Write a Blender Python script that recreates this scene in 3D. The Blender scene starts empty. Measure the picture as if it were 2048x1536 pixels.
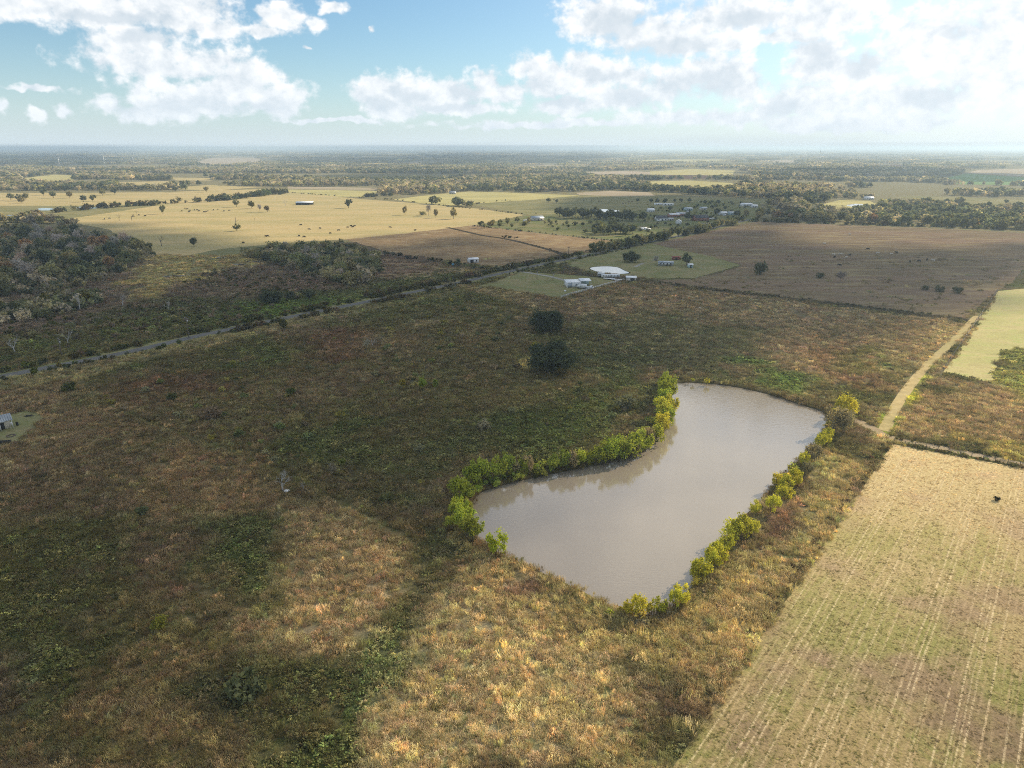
import bpy, math, random
import numpy as np
R = math.radians
scene = bpy.context.scene
C = scene.collection

# ------------------------------------------------------------------ camera
CAMH, FPX, PITCH = 80.0, 1420.0, math.atan2(768 - 295, 1420.0)
cam_d = bpy.data.cameras.new('camera'); cam = bpy.data.objects.new('camera', cam_d); C.objects.link(cam)
cam.location = (0, 0, CAMH); cam.rotation_euler = (math.pi / 2 - PITCH, 0, 0)
cam_d.sensor_width = 36.0; cam_d.lens = 36.0 * FPX / 2048.0
cam_d.clip_start = 1.0; cam_d.clip_end = 200000.0
scene.camera = cam

# ------------------------------------------------------------------ sun, sky, exposure
SUN_AZ, SUN_EL = R(55), R(30)           # azimuth clockwise from +Y (the view direction)
SDIR = np.array([math.sin(SUN_AZ) * math.cos(SUN_EL), math.cos(SUN_AZ) * math.cos(SUN_EL), math.sin(SUN_EL)])
sun_d = bpy.data.lights.new('sun', 'SUN'); sun = bpy.data.objects.new('sun', sun_d); C.objects.link(sun)
sun_d.energy = 5.0; sun_d.angle = R(0.53); sun_d.color = (1.0, 0.86, 0.65)
sun.rotation_euler = (math.pi / 2 - SUN_EL, 0, math.pi - SUN_AZ)
sun.location = (300, 200, 300)
SKY_STRENGTH, EXPOSURE = 0.10, 0.24
HAZE_DENSITY, HAZE_ANISO, HAZE_COLOR = 1.4e-4, 0.35, (0.64, 0.82, 1.0)
scene.view_settings.view_transform = 'Standard'; scene.view_settings.look = 'None'
scene.view_settings.gamma = 1.0; scene.view_settings.exposure = EXPOSURE
scene.view_settings.use_curve_mapping = False
cy = scene.cycles
cy.max_bounces = 5; cy.diffuse_bounces = 2; cy.glossy_bounces = 2; cy.transmission_bounces = 3
cy.volume_bounces = 1; cy.transparent_max_bounces = 6
cy.use_denoising = False
try:
    cy.denoiser = 'OPENIMAGEDENOISE'; cy.denoising_prefilter = 'ACCURATE'
except Exception: pass
cy.sample_clamp_indirect = 4.0; cy.pixel_filter_type = 'BLACKMAN_HARRIS'; cy.filter_width = 1.0
cy.use_adaptive_sampling = True; cy.adaptive_threshold = 0.01

cp, sp = math.cos(PITCH), math.sin(PITCH)
def ray(u, v):
    x, y = (u - 1024) / FPX, (768 - v) / FPX
    return np.array([x, cp + y * sp, -sp + y * cp])
def G(u, v, z=0.0):
    """pixel of the 2048 px photograph -> the point of the level plane z it shows"""
    d = ray(u, v); t = (CAMH - z) / max(-d[2], 1e-5)
    return np.array([d[0] * t, d[1] * t, z])
def MPP(u, v):
    """metres per photograph pixel for things standing at that point"""
    d = ray(u, v); return (CAMH / max(-d[2], 1e-5)) / FPX
def AE(u, v):
    d = ray(u, v); d = d / np.linalg.norm(d)
    return math.atan2(d[0], d[1]), math.asin(d[2])
def GP(pts): return np.array([G(u, v)[:2] for u, v in pts])

class NT:
    """small helper to write node trees"""
    def __init__(s, tree): s.t = tree; s.t.nodes.clear()
    def n(s, typ, _in=None, **kw):
        nd = s.t.nodes.new(typ)
        for k, v in kw.items(): setattr(nd, k, v)
        for k, v in (_in or {}).items():
            sock = nd.inputs[k]
            if isinstance(v, bpy.types.NodeSocket): s.t.links.new(v, sock)
            else: sock.default_value = v
        return nd
    def m(s, op, a, b=0.0, c=0.0, clamp=False):
        return s.n('ShaderNodeMath', {0: a, 1: b, 2: c}, operation=op, use_clamp=clamp).outputs[0]
    def v(s, op, a, b=(0, 0, 0), c=(0, 0, 0)):
        nd = s.n('ShaderNodeVectorMath', {0: a, 1: b, 2: c}, operation=op)
        return nd.outputs['Value'] if op in ('LENGTH', 'DOT_PRODUCT', 'DISTANCE') else nd.outputs[0]
    def mix(s, f, a, b, blend='MIX'):
        nd = s.n('ShaderNodeMix', data_type='RGBA', blend_type=blend, clamp_factor=True)
        for sock, v in ((nd.inputs[0], f), (nd.inputs[6], a), (nd.inputs[7], b)):
            if isinstance(v, bpy.types.NodeSocket): s.t.links.new(v, sock)
            else: sock.default_value = v if isinstance(v, (int, float)) else (*v[:3], 1.0)
        return nd.outputs[2]
    def noise(s, vec, scale, detail=4.0, rough=0.55, dist=0.0):
        return s.n('ShaderNodeTexNoise', {'Vector': vec, 'Scale': scale, 'Detail': detail, 'Roughness': rough, 'Distortion': dist}).outputs[0]
    def ss(s, x, lo, hi, a=0.0, b=1.0):
        return s.n('ShaderNodeMapRange', {0: x, 1: lo, 2: hi, 3: a, 4: b}, interpolation_type='SMOOTHSTEP').outputs[0]
    def lin(s, x, lo, hi, a=0.0, b=1.0):
        return s.n('ShaderNodeMapRange', {0: x, 1: lo, 2: hi, 3: a, 4: b}).outputs[0]

# world: physical sky with a deck of fair-weather cumulus
world = bpy.data.worlds.new('World'); scene.world = world; world.use_nodes = True
def build_world():
    w = NT(world.node_tree)
    D = w.v('NORMALIZE', w.n('ShaderNodeTexCoord').outputs['Generated'])
    xyz = w.n('ShaderNodeSeparateXYZ', {0: D})
    az = w.m('ARCTAN2', xyz.outputs[0], xyz.outputs[1]); el = w.m('ARCSINE', xyz.outputs[2])
    P = w.n('ShaderNodeCombineXYZ', {0: az, 1: el, 2: 0.0}).outputs[0]
    sky = w.n('ShaderNodeTexSky', sky_type='NISHITA', sun_disc=False, sun_elevation=SUN_EL, sun_rotation=SUN_AZ,
              altitude=80.0, air_density=1.0, dust_density=0.6, ozone_density=2.5).outputs[0]
    skyc = w.v('MULTIPLY', w.v('SCALE', sky), (1, 1, 1))
    sc = skyc.node.inputs[0].links[0].from_node; sc.inputs['Scale'].default_value = SKY_STRENGTH
    skyc = w.v('MULTIPLY', sc.outputs[0], (0.80, 1.03, 1.10))
    def blobs(lst):
        cur = None
        for (u, v, ru, rv) in lst:
            a0, e0 = AE(u, v); a1, _ = AE(u + ru, v); _, e1 = AE(u, v - rv)
            ra, re = abs(a1 - a0), abs(e1 - e0)
            q = w.v('MULTIPLY_ADD', Pw, (1 / ra, 1 / re, 0), (-a0 / ra, -e0 / re, 0))
            L = w.v('LENGTH', q)
            cur = L if cur is None else w.m('SMOOTH_MIN', cur, L, 0.18)
        return cur
    Dn = w.v('MULTIPLY', D, (1, 1, 1.25))
    n_lo = w.n('ShaderNodeTexNoise', {'Vector': Dn, 'Scale': 9.0, 'Detail': 2.0, 'Roughness': 0.5})
    warp = w.v('MULTIPLY', w.v('SUBTRACT', n_lo.outputs[1], (0.5, 0.5, 0.5)), (0.05, 0.022, 0))
    n_hi = w.n('ShaderNodeTexNoise', {'Vector': Dn, 'Scale': 48.0, 'Detail': 2.0, 'Roughness': 0.6})
    Pw = w.v('ADD', w.v('ADD', P, warp), w.v('MULTIPLY', w.v('SUBTRACT', n_hi.outputs[1], (0.5, 0.5, 0.5)), (0.03, 0.016, 0)))
    big = [(60, 0, 150, 42), (200, 12, 240, 52), (360, 22, 150, 60), (430, 60, 90, 38), (250, 70, 90, 55), (300, 118, 150, 45),
           (390, 135, 130, 50), (480, 165, 100, 52), (545, 205, 62, 42), (420, 190, 170, 42), (360, 220, 150, 26), (225, 205, 42, 22),
           (555, 38, 52, 36), (525, 68, 40, 16), (655, 17, 32, 16), (622, 53, 26, 17), (752, 66, 12, 7), (602, 96, 12, 7),
           (135, 222, 32, 22), (78, 232, 32, 16), (0, 211, 20, 16), (70, 178, 90, 9),
           (770, 185, 72, 36), (845, 185, 70, 46), (900, 190, 60, 34), (790, 220, 70, 22), (970, 168, 50, 32), (1000, 190, 60, 22), (910, 215, 120, 14),
           (1080, 145, 62, 36), (1100, 172, 80, 28), (1190, 140, 90, 36), (1260, 150, 90, 48), (1240, 195, 110, 36), (1120, 215, 70, 22), (1340, 170, 60, 50),
           (1230, 30, 105, 62), (1330, 60, 150, 55), (1480, 25, 180, 52), (1620, 30, 160, 60), (1400, 85, 170, 28), (1560, 75, 130, 22),
           (1425, 150, 95, 55), (1480, 160, 55, 62), (1640, 130, 80, 70), (1720, 150, 100, 60), (1600, 200, 160, 50), (1400, 235, 200, 22),
           (1850, 90, 160, 90), (2000, 110, 200, 150), (1830, 200, 200, 50), (2250, 100, 220, 220), (1080, 248, 260, 10), (1700, 245, 300, 18), (650, 243, 120, 7)]
    dark = [(300, 68, 62, 18), (345, 212, 125, 20), (500, 222, 60, 12), (810, 190, 40, 26), (930, 185, 46, 20), (1060, 172, 60, 14), (1190, 150, 70, 14), (1260, 195, 75, 26),
            (1500, 36, 95, 24), (1330, 92, 140, 20), (1240, 50, 60, 40), (1415, 165, 85, 38), (1895, 62, 55, 12), (1640, 110, 36, 36), (1540, 215, 60, 22),
            (1110, 205, 60, 14), (880, 212, 60, 10), (770, 205, 50, 16), (1720, 130, 50, 26), (1850, 190, 90, 22), (230, 30, 120, 14)]
    d = blobs(big)
    dk = blobs(dark)
    # cloud cover where the photograph does not look: the same scattered cumulus
    gen = w.m('MULTIPLY', w.m('SUBTRACT', w.noise(w.v('MULTIPLY', D, (1, 1, 2.2)), 2.6, 2.0), 0.49), 7.0)
    outm = w.m('MAXIMUM', w.ss(el, R(10.5), R(16)), w.ss(w.m('ABSOLUTE', az), R(38), R(48)))
    outm = w.m('MULTIPLY', outm, w.ss(el, R(0.5), R(4)))
    inside = w.m('SUBTRACT', 1.0, w.m('MINIMUM', d, 2.2))
    f = w.m('ADD', w.m('MULTIPLY', inside, w.m('SUBTRACT', 1.0, outm)), w.m('MULTIPLY', gen, outm))
    def fbm(off, det):
        V = w.v('ADD', Dn, off)
        a = w.noise(V, 15.0, det, 0.62, 0.15)
        vo = w.n('ShaderNodeTexVoronoi', {'Vector': V, 'Scale': 55.0}, feature='SMOOTH_F1').outputs[0]
        hi = w.noise(V, 70.0, 3.0, 0.6)
        return w.m('ADD', w.m('MULTIPLY', w.m('SUBTRACT', a, 0.5), 1.75), w.m('ADD', w.m('MULTIPLY', w.m('SUBTRACT', hi, 0.5), 0.95), w.m('MULTIPLY', w.m('SUBTRACT', 0.42, vo), 0.5)))
    n0 = fbm((0, 0, 0), 7.0); n1 = fbm((0.017, 0.0, 0.016), 4.0)
    dens = w.m('ADD', f, n0)
    alpha = w.ss(dens, -0.16, 0.46)
    lit = w.m('ADD', 0.66, w.m('MULTIPLY', w.m('SUBTRACT', n0, n1), 0.95), clamp=True)
    core = w.ss(dens, 0.3, 1.2)
    lit = w.m('SUBTRACT', lit, w.m('MULTIPLY', core, 0.10), clamp=True)
    darkf = w.m('MULTIPLY', w.ss(w.m('ADD', dk, w.m('MULTIPLY', n0, 0.75)), 0.35, 1.35, 1.0, 0.0), 0.66)
    lit = w.m('MULTIPLY', lit, w.m('SUBTRACT', 1.0, darkf))
    sd = w.v('DOT_PRODUCT', D, tuple(SDIR))
    glow = w.m('POWER', w.m('MAXIMUM', sd, 0.0), 7.0)
    cc = w.mix(lit, (0.50, 0.585, 0.66), (0.96, 0.96, 0.96))
    cc = w.v('ADD', cc, w.v('SCALE', (1, 0.98, 0.95)))
    cc.node.inputs[1].links[0].from_node.inputs['Scale'].default_value = 0.0
    w.t.links.new(w.m('MULTIPLY', glow, 0.18), cc.node.inputs[1].links[0].from_node.inputs['Scale'])
    skyc = w.mix(w.m('MULTIPLY', w.m('POWER', w.m('MAXIMUM', sd, 0.0), 5.0), 0.95), skyc, (0.92, 0.94, 0.95))
    col = w.mix(alpha, skyc, cc)
    # aureole round the sun and the pale air above the horizon
    hz = w.m('POWER', 2.718, w.m('MULTIPLY', w.m('MAXIMUM', el, 0.0), -1.0 / R(3.3)))
    col = w.mix(w.m('MULTIPLY', hz, 0.94), col, (0.68, 0.78, 0.85))
    col = w.mix(w.m('MULTIPLY', w.m('POWER', w.m('MAXIMUM', sd, 0.0), 9.0), 0.5), col, (1.0, 0.98, 0.95))
    bg = w.n('ShaderNodeBackground', {'Color': col, 'Strength': 1.0})
    w.n('ShaderNodeOutputWorld', {'Surface': bg.outputs[0]})
build_world()
world.cycles.sampling_method = 'NONE'

# ------------------------------------------------------------------ helpers
rng = np.random.default_rng(7)
_tab = np.random.default_rng(3).random((512, 512))
def vnoise(x, y):
    xi = np.floor(x).astype(int); yi = np.floor(y).astype(int); fx = x - xi; fy = y - yi
    fx = fx * fx * (3 - 2 * fx); fy = fy * fy * (3 - 2 * fy)
    a = _tab[xi & 511, yi & 511]; b = _tab[(xi + 1) & 511, yi & 511]; c = _tab[xi & 511, (yi + 1) & 511]; d = _tab[(xi + 1) & 511, (yi + 1) & 511]
    return (a * (1 - fx) + b * fx) * (1 - fy) + (c * (1 - fx) + d * fx) * fy
def fbm2(x, y, s, oct=4):
    x = np.asarray(x) / s + 91.7; y = np.asarray(y) / s + 37.3; o = 0; a = 0.5; t = 0
    for k in range(oct):
        o = o + a * vnoise(x, y); t += a; a *= 0.5; x = x * 2.03 + 17.1; y = y * 2.03 + 9.2
    return o / t
def sdist(x, y, poly):
    """signed distance to a closed polygon, positive inside"""
    x = np.asarray(x, float); y = np.asarray(y, float); best = np.full(x.shape, 1e18); ins = np.zeros(x.shape, bool)
    n = len(poly)
    for i in range(n):
        ax, ay = poly[i]; bx, by = poly[(i + 1) % n]
        ex, ey = bx - ax, by - ay; wx, wy = x - ax, y - ay
        t = np.clip((wx * ex + wy * ey) / (ex * ex + ey * ey + 1e-12), 0, 1)
        best = np.minimum(best, (wx - ex * t) ** 2 + (wy - ey * t) ** 2)
        if ay != by:
            ins ^= ((ay > y) != (by > y)) & (x < (bx - ax) * (y - ay) / (by - ay) + ax)
    d = np.sqrt(best); return np.where(ins, d, -d)
def ldist(x, y, line):
    x = np.asarray(x, float); y = np.asarray(y, float); best = np.full(x.shape, 1e18)
    for (ax, ay), (bx, by) in zip(line[:-1], line[1:]):
        ex, ey = bx - ax, by - ay; t = np.clip(((x - ax) * ex + (y - ay) * ey) / (ex * ex + ey * ey + 1e-12), 0, 1)
        best = np.minimum(best, (x - ax - ex * t) ** 2 + (y - ay - ey * t) ** 2)
    return np.sqrt(best)
def smooth(x, lo, hi):
    t = np.clip((x - lo) / (hi - lo), 0, 1); return t * t * (3 - 2 * t)
def catmull(P, k=6, closed=True):
    P = np.asarray(P, float); n = len(P); out = []
    for i in range(n if closed else n - 1):
        g = (lambda j: P[j % n]) if closed else (lambda j: P[min(max(j, 0), n - 1)])
        p0, p1, p2, p3 = g(i - 1), g(i), g(i + 1), g(i + 2)
        for t in np.arange(k) / k:
            out.append(0.5 * (2 * p1 + (p2 - p0) * t + (2 * p0 - 5 * p1 + 4 * p2 - p3) * t * t + (3 * p1 - p0 - 3 * p2 + p3) * t ** 3))
    if not closed: out.append(P[-1])
    return np.array(out)

def mesh_np(name, V, Fs, mat=None, fattr=None, pcol=None, shade=False):
    """mesh from numpy; Fs one (n,k) array or a list of them; fattr float per face; pcol rgb per point"""
    if not isinstance(Fs, (list, tuple)): Fs = [Fs]
    Fs = [np.asarray(f, np.int32) for f in Fs if len(f)]
    me = bpy.data.meshes.new(name); V = np.asarray(V, np.float32)
    me.vertices.add(len(V)); me.vertices.foreach_set('co', V.ravel())
    loops = np.concatenate([f.ravel() for f in Fs]); tot = np.concatenate([np.full(len(f), f.shape[1], np.int32) for f in Fs])
    me.loops.add(len(loops)); me.loops.foreach_set('vertex_index', loops)
    me.polygons.add(len(tot)); me.polygons.foreach_set('loop_start', np.concatenate([[0], np.cumsum(tot)[:-1]]).astype(np.int32))
    if fattr is not None:
        at = me.attributes.new('v', 'FLOAT', 'FACE'); at.data.foreach_set('value', np.asarray(fattr, np.float32))
    if pcol is not None:
        at = me.attributes.new('tint', 'FLOAT_COLOR', 'POINT')
        at.data.foreach_set('color', np.concatenate([pcol, np.ones((len(V), 1))], 1).astype(np.float32).ravel())
    me.update(calc_edges=True); me.validate()
    if mat: me.materials.append(mat)
    if shade: me.polygons.foreach_set('use_smooth', np.ones(len(tot), bool))
    return me
def ob(name, me, parent=None, loc=(0, 0, 0), rz=0.0, **props):
    o = bpy.data.objects.new(name, me); C.objects.link(o); o.location = tuple(loc); o.rotation_euler = (0, 0, rz)
    if parent is not None: o.parent = parent
    for k, v in props.items():
        if v is not None: o[k] = v
    return o
def thing(name, label, cat, loc, rz=0.0, group=None):
    o = ob(name, None, None, loc, rz, label=label, category=cat, group=group); o.empty_display_size = 0.5
    return o
class MB:
    """collects boxes, tubes and plates into one mesh"""
    def __init__(s): s.V = []; s.F = {3: [], 4: []}; s.n = 0
    def add(s, V, F):
        for f in F: s.F.setdefault(len(f), []).append([i + s.n for i in f])
        s.V += [tuple(p) for p in V]; s.n += len(V); return s
    def box(s, x0, x1, y0, y1, z0, z1):
        return s.add([(x0, y0, z0), (x1, y0, z0), (x1, y1, z0), (x0, y1, z0), (x0, y0, z1), (x1, y0, z1), (x1, y1, z1), (x0, y1, z1)],
                     [(0, 3, 2, 1), (4, 5, 6, 7), (0, 1, 5, 4), (1, 2, 6, 5), (2, 3, 7, 6), (3, 0, 4, 7)])
    def tube(s, pts, rad, k=5, cap=True):
        pts = [np.asarray(p, float) for p in pts]; rad = [rad] * len(pts) if np.isscalar(rad) else rad
        V = []; F = []
        for i, p in enumerate(pts):
            t = pts[min(i + 1, len(pts) - 1)] - pts[max(i - 1, 0)]; t = t / (np.linalg.norm(t) + 1e-9)
            a = np.cross(t, (0.31, 0.93, 0.17)); a /= np.linalg.norm(a) + 1e-9; b = np.cross(t, a)
            for j in range(k):
                q = 2 * math.pi * j / k; V.append(p + (a * math.cos(q) + b * math.sin(q)) * rad[i])
        for i in range(len(pts) - 1):
            for j in range(k): F.append((i * k + j, i * k + (j + 1) % k, (i + 1) * k + (j + 1) % k, (i + 1) * k + j))
        if cap: F.append(tuple(range((len(pts) - 1) * k, len(pts) * k))); F.append(tuple(range(k - 1, -1, -1)))
        return s.add(V, F)
    def prism(s, prof, x0, x1):
        """profile in (y,z) extruded along x"""
        n = len(prof); V = [(x0, y, z) for y, z in prof] + [(x1, y, z) for y, z in prof]
        F = [tuple(range(n - 1, -1, -1)), tuple(range(n, 2 * n))] + [(i, (i + 1) % n, n + (i + 1) % n, n + i) for i in range(n)]
        F[0], F[1] = tuple(range(n)), tuple(range(2 * n - 1, n - 1, -1))
        F[2:] = [(i, n + i, n + (i + 1) % n, (i + 1) % n) for i in range(n)]
        return s.add(V, F)
    def mesh(s, name, mat): return mesh_np(name, np.array(s.V), [np.array(f) for f in s.F.values() if f], mat)
    def build(s, name, mat, parent=None, **kw): return ob(name, s.mesh(name, mat), parent, **kw)

ORD = ['first', 'second', 'third', 'fourth', 'fifth', 'sixth', 'seventh', 'eighth', 'ninth', 'tenth', 'eleventh', 'twelfth', 'thirteenth',
       'fourteenth', 'fifteenth', 'sixteenth', 'seventeenth', 'eighteenth', 'nineteenth', 'twentieth', 'twenty-first', 'twenty-second', 'twenty-third',
       'twenty-fourth', 'twenty-fifth', 'twenty-sixth', 'twenty-seventh', 'twenty-eighth', 'twenty-ninth', 'thirtieth']

# ------------------------------------------------------------------ materials
def mat(name):
    m = bpy.data.materials.new(name); m.use_nodes = True; return m, NT(m.node_tree)
def finish(t, shader): t.n('ShaderNodeOutputMaterial', {'Surface': shader})
def pos(t): return t.n('ShaderNodeNewGeometry').outputs['Position']
def plain(name, col, rough=0.6, metal=0.0, var=0.12, scale=1.2):
    m, t = mat(name); P = t.n('ShaderNodeTexCoord').outputs['Object']
    n = t.noise(P, scale, 5.0)
    c = t.mix(t.ss(n, 0.25, 0.75), tuple(x * (1 - var) for x in col), tuple(min(1, x * (1 + var)) for x in col))
    b = t.n('ShaderNodeBsdfPrincipled', {'Base Color': c, 'Roughness': rough, 'Metallic': metal, 'Specular IOR Level': 0.3})
    finish(t, b.outputs[0]); return m
def field_mat(name, cols, scales=(40, 6, 0.9), stretch=(1, 1), rot=0.0, bump=0.25, contrast=0.5, stripes=None):
    """open ground: up to three tones broken up at three scales"""
    m, t = mat(name); P = pos(t)
    Q = t.n('ShaderNodeMapping', {'Vector': P, 'Rotation': (0, 0, rot), 'Scale': (stretch[0], stretch[1], 1)}).outputs[0]
    n1 = t.noise(Q, 1.0 / scales[0], 3.0, 0.6, 0.3); n2 = t.noise(Q, 1.0 / scales[1], 4.0, 0.65); n3 = t.noise(P, 1.0 / scales[2], 4.0, 0.7)
    c = t.mix(t.ss(n1, 0.38, 0.62), cols[0], cols[1])
    if len(cols) > 2: c = t.mix(t.m('MULTIPLY', t.ss(n2, 0.48, 0.68), 0.85), c, cols[2])
    k = t.m('ADD', t.m('MULTIPLY', n2, 0.5), t.m('MULTIPLY', n3, 0.5))
    if stripes:
        per, amt, ang = stripes
        S = t.n('ShaderNodeMapping', {'Vector': P, 'Rotation': (0, 0, ang)}).outputs[0]
        wv = t.n('ShaderNodeTexWave', {'Vector': S, 'Scale': 0.314 / per, 'Distortion': 0.6, 'Detail': 2.0, 'Detail Scale': 0.3}, wave_type='BANDS').outputs[1]
        k = t.m('ADD', k, t.m('MULTIPLY', t.m('SUBTRACT', wv, 0.5), amt))
    c = t.v('SCALE', c); t.t.links.new(t.lin(k, 0.25, 0.75, 1 - contrast, 1 + contrast), c.node.inputs['Scale'])
    bp = t.n('ShaderNodeBump', {'Height': k, 'Strength': bump, 'Distance': 0.6}).outputs[0]
    b = t.n('ShaderNodeBsdfDiffuse', {'Color': c, 'Normal': bp}); finish(t, b.outputs[0]); return m
def leaf_mat(name, source, transl=0.42, var=0.45, warm=(1.14, 1.0, 0.7)):
    """foliage: colour from the object (or from the scattered point), broken up leaf by leaf"""
    m, t = mat(name)
    if source == 'object':
        oi = t.n('ShaderNodeObjectInfo'); base = oi.outputs['Color']; rnd = oi.outputs['Random']
    else:
        base = t.n('ShaderNodeAttribute', attribute_type='INSTANCER', attribute_name='col').outputs['Color']; rnd = t.n('ShaderNodeObjectInfo').outputs['Random']
    v = t.n('ShaderNodeAttribute', attribute_type='GEOMETRY', attribute_name='v').outputs['Fac']
    c = t.mix(t.m('MULTIPLY', v, 0.8), base, t.v('MULTIPLY', base, warm))
    k = t.m('MULTIPLY', t.lin(v, 0, 1, 1 - var, 1 + var), t.lin(rnd, 0, 1, 0.88, 1.12))
    c = t.v('SCALE', c); t.t.links.new(k, c.node.inputs['Scale'])
    d = t.n('ShaderNodeBsdfDiffuse', {'Color': c}); tr = t.n('ShaderNodeBsdfTranslucent', {'Color': t.v('MULTIPLY', c, (1.15, 1.1, 0.7))})
    mx = t.n('ShaderNodeMixShader', {0: transl, 1: d.outputs[0], 2: tr.outputs[0]}); finish(t, mx.outputs[0]); return m
M_LEAF = leaf_mat('foliage', 'object'); M_WOOD = leaf_mat('forest_foliage', 'inst', 0.38, 0.5); M_TUFT = leaf_mat('weeds', 'inst', 0.3, 0.55, (1.08, 1.0, 0.84))
M_BARK = plain('bark', (0.10, 0.082, 0.065), 0.9, 0, 0.3, 3.0); M_PALEBARK = plain('pale_bark', (0.42, 0.40, 0.37), 0.9, 0, 0.25, 3.0)
M_TWIG = leaf_mat('twigs', 'object', 0.05, 0.35, (1.05, 0.98, 0.92))
M_WHITE = plain('white_painted_metal', (0.72, 0.73, 0.73), 0.45, 0.0, 0.06); M_ROOFW = plain('white_metal_roof', (0.78, 0.79, 0.80), 0.35, 0.0, 0.06, 0.4)
M_ROOFG = plain('grey_metal_roof', (0.36, 0.40, 0.44), 0.35, 0.4, 0.1, 0.5); M_ROOFD = plain('dark_shingle_roof', (0.07, 0.075, 0.085), 0.85, 0, 0.25, 2)
M_GLASS = plain('dark_glass', (0.03, 0.035, 0.04), 0.1, 0, 0.1); M_DARK = plain('dark_opening', (0.03, 0.03, 0.03), 0.8)
M_WALLT = plain('pale_teal_siding', (0.42, 0.55, 0.56), 0.6); M_WALLC = plain('cream_siding', (0.58, 0.54, 0.46), 0.6); M_BRICK = plain('reddish_siding', (0.30, 0.13, 0.09), 0.8, 0, .2)
M_STEEL = plain('galvanised_steel', (0.5, 0.52, 0.53), 0.4, 0.6); M_POST = plain('weathered_wood', (0.15, 0.12, 0.095), 0.9, 0, 0.3, 2)
M_RUST = plain('rusty_red_metal', (0.28, 0.09, 0.06), 0.7, 0.1, .2); M_TYRE = plain('black_rubber', (0.02, 0.02, 0.02), 0.8)
M_BLUE = plain('blue_plastic', (0.10, 0.32, 0.48), 0.5); M_HIDE = plain('black_hide', (0.018, 0.016, 0.014), 0.8, 0, .2); M_HIDEW = plain('cream_hide', (0.55, 0.50, 0.42), 0.8); M_HIDEB = plain('brown_hide', (0.16, 0.08, 0.04), 0.8)

# ------------------------------------------------------------------ the layout, measured on the photograph
POND_PX = [(1338, 770), (1365, 764), (1400, 764), (1450, 769), (1500, 778), (1550, 791), (1600, 807), (1640, 820), (1658, 830), (1652, 852), (1636, 882), (1600, 914),
           (1565, 955), (1525, 995), (1490, 1030), (1462, 1062), (1432, 1098), (1402, 1138), (1380, 1172), (1357, 1200), (1330, 1219), (1296, 1226), (1258, 1221), (1230, 1212),
           (1195, 1195), (1150, 1173), (1100, 1149), (1050, 1125), (1003, 1106), (972, 1090), (950, 1070), (941, 1040), (944, 1010), (958, 985), (1000, 970), (1050, 957),
           (1100, 947), (1150, 937), (1200, 926), (1240, 916), (1272, 905), (1302, 885), (1328, 858), (1341, 822), (1341, 792)]
POND = catmull(GP(POND_PX), 5)
ROAD = np.array([G(u, v)[:2] for u, v in [(-260, 812), (0, 754), (239, 708), (444, 662), (742, 602), (930, 563), (1078, 530), (1154, 515), (1250, 495), (1357, 472), (1471, 446), (1503, 438)]])
e0 = G(1785, 888)[:2]; e1 = G(1345, 1536)[:2]; e2 = G(2048, 937)[:2]
ROWDIR = (e1 - e0) / np.linalg.norm(e1 - e0); TOPDIR = (e2 - e0) / np.linalg.norm(e2 - e0)
STUBBLE = np.array([e0, e0 + TOPDIR * 260, e0 + TOPDIR * 260 + ROWDIR * 320, e0 + ROWDIR * 320])
MOWN = GP([(1886, 745), (1905, 748), (1985, 766), (1992, 735), (2008, 702), (2048, 697), (2300, 690), (2300, 560), (2040, 578), (1996, 582), (1960, 640)])
LAWN1 = GP([(955, 572), (1010, 556), (1045, 543), (1110, 548), (1170, 552), (1200, 553), (1248, 560), (1180, 578), (1122, 596), (1085, 592), (1030, 582)])
LAWN2 = GP([(1130, 528), (1160, 516), (1240, 501), (1300, 486), (1345, 497), (1420, 512), (1480, 530), (1430, 545), (1390, 556), (1290, 557), (1230, 549), (1165, 541)])
SPOND = GP([(1180, 537), (1190, 534), (1215, 533), (1235, 535), (1248, 541), (1258, 546), (1235, 548), (1210, 546), (1190, 542)])
LEFTLAWN = GP([(-80, 845), (-60, 815), (20, 829), (62, 820), (80, 826), (92, 838), (70, 856), (42, 880), (12, 892), (-80, 915)])
TRACK = catmull(np.array([G(u, v)[:2] for u, v in [(1690, 832), (1735, 852), (1775, 874), (1850, 890), (1950, 910), (2048, 931), (2300, 985)]]), 4, False)
LANE = catmull(np.array([G(u, v)[:2] for u, v in [(1055, 592), (1072, 602), (1080, 620), (1076, 640), (1064, 668)]]), 4, False)
DITCH = np.array([G(u, v)[:2] for u, v in [(1135, 533), (1150, 545), (1180, 552), (1290, 563), (1450, 582), (1600, 600), (1760, 619), (1935, 641)]])
STRIP = np.array([G(u, v)[:2] for u, v in [(1768, 862), (1800, 800), (1850, 735), (1900, 688), (1955, 632)]])
def tuft_free(x, y):
    """true where tall weeds grow"""
    ok = sdist(x, y, POND) < -0.3
    for p, mrg in ((STUBBLE, 0.0), (MOWN, 0.5), (LAWN1, 1.0), (LAWN2, 1.0), (LEFTLAWN, 0.5)): ok &= sdist(x, y, p) < mrg
    ok &= ldist(x, y, ROAD) > 5.0; ok &= ldist(x, y, STRIP) > 2.2 + 1.5 * (fbm2(x, y, 9, 2) - .5); ok &= ldist(x, y, TRACK) > 1.7
    l = ldist(x, y, LANE); ok &= ~((l > 0.5) & (l < 1.2))
    return ok
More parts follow.
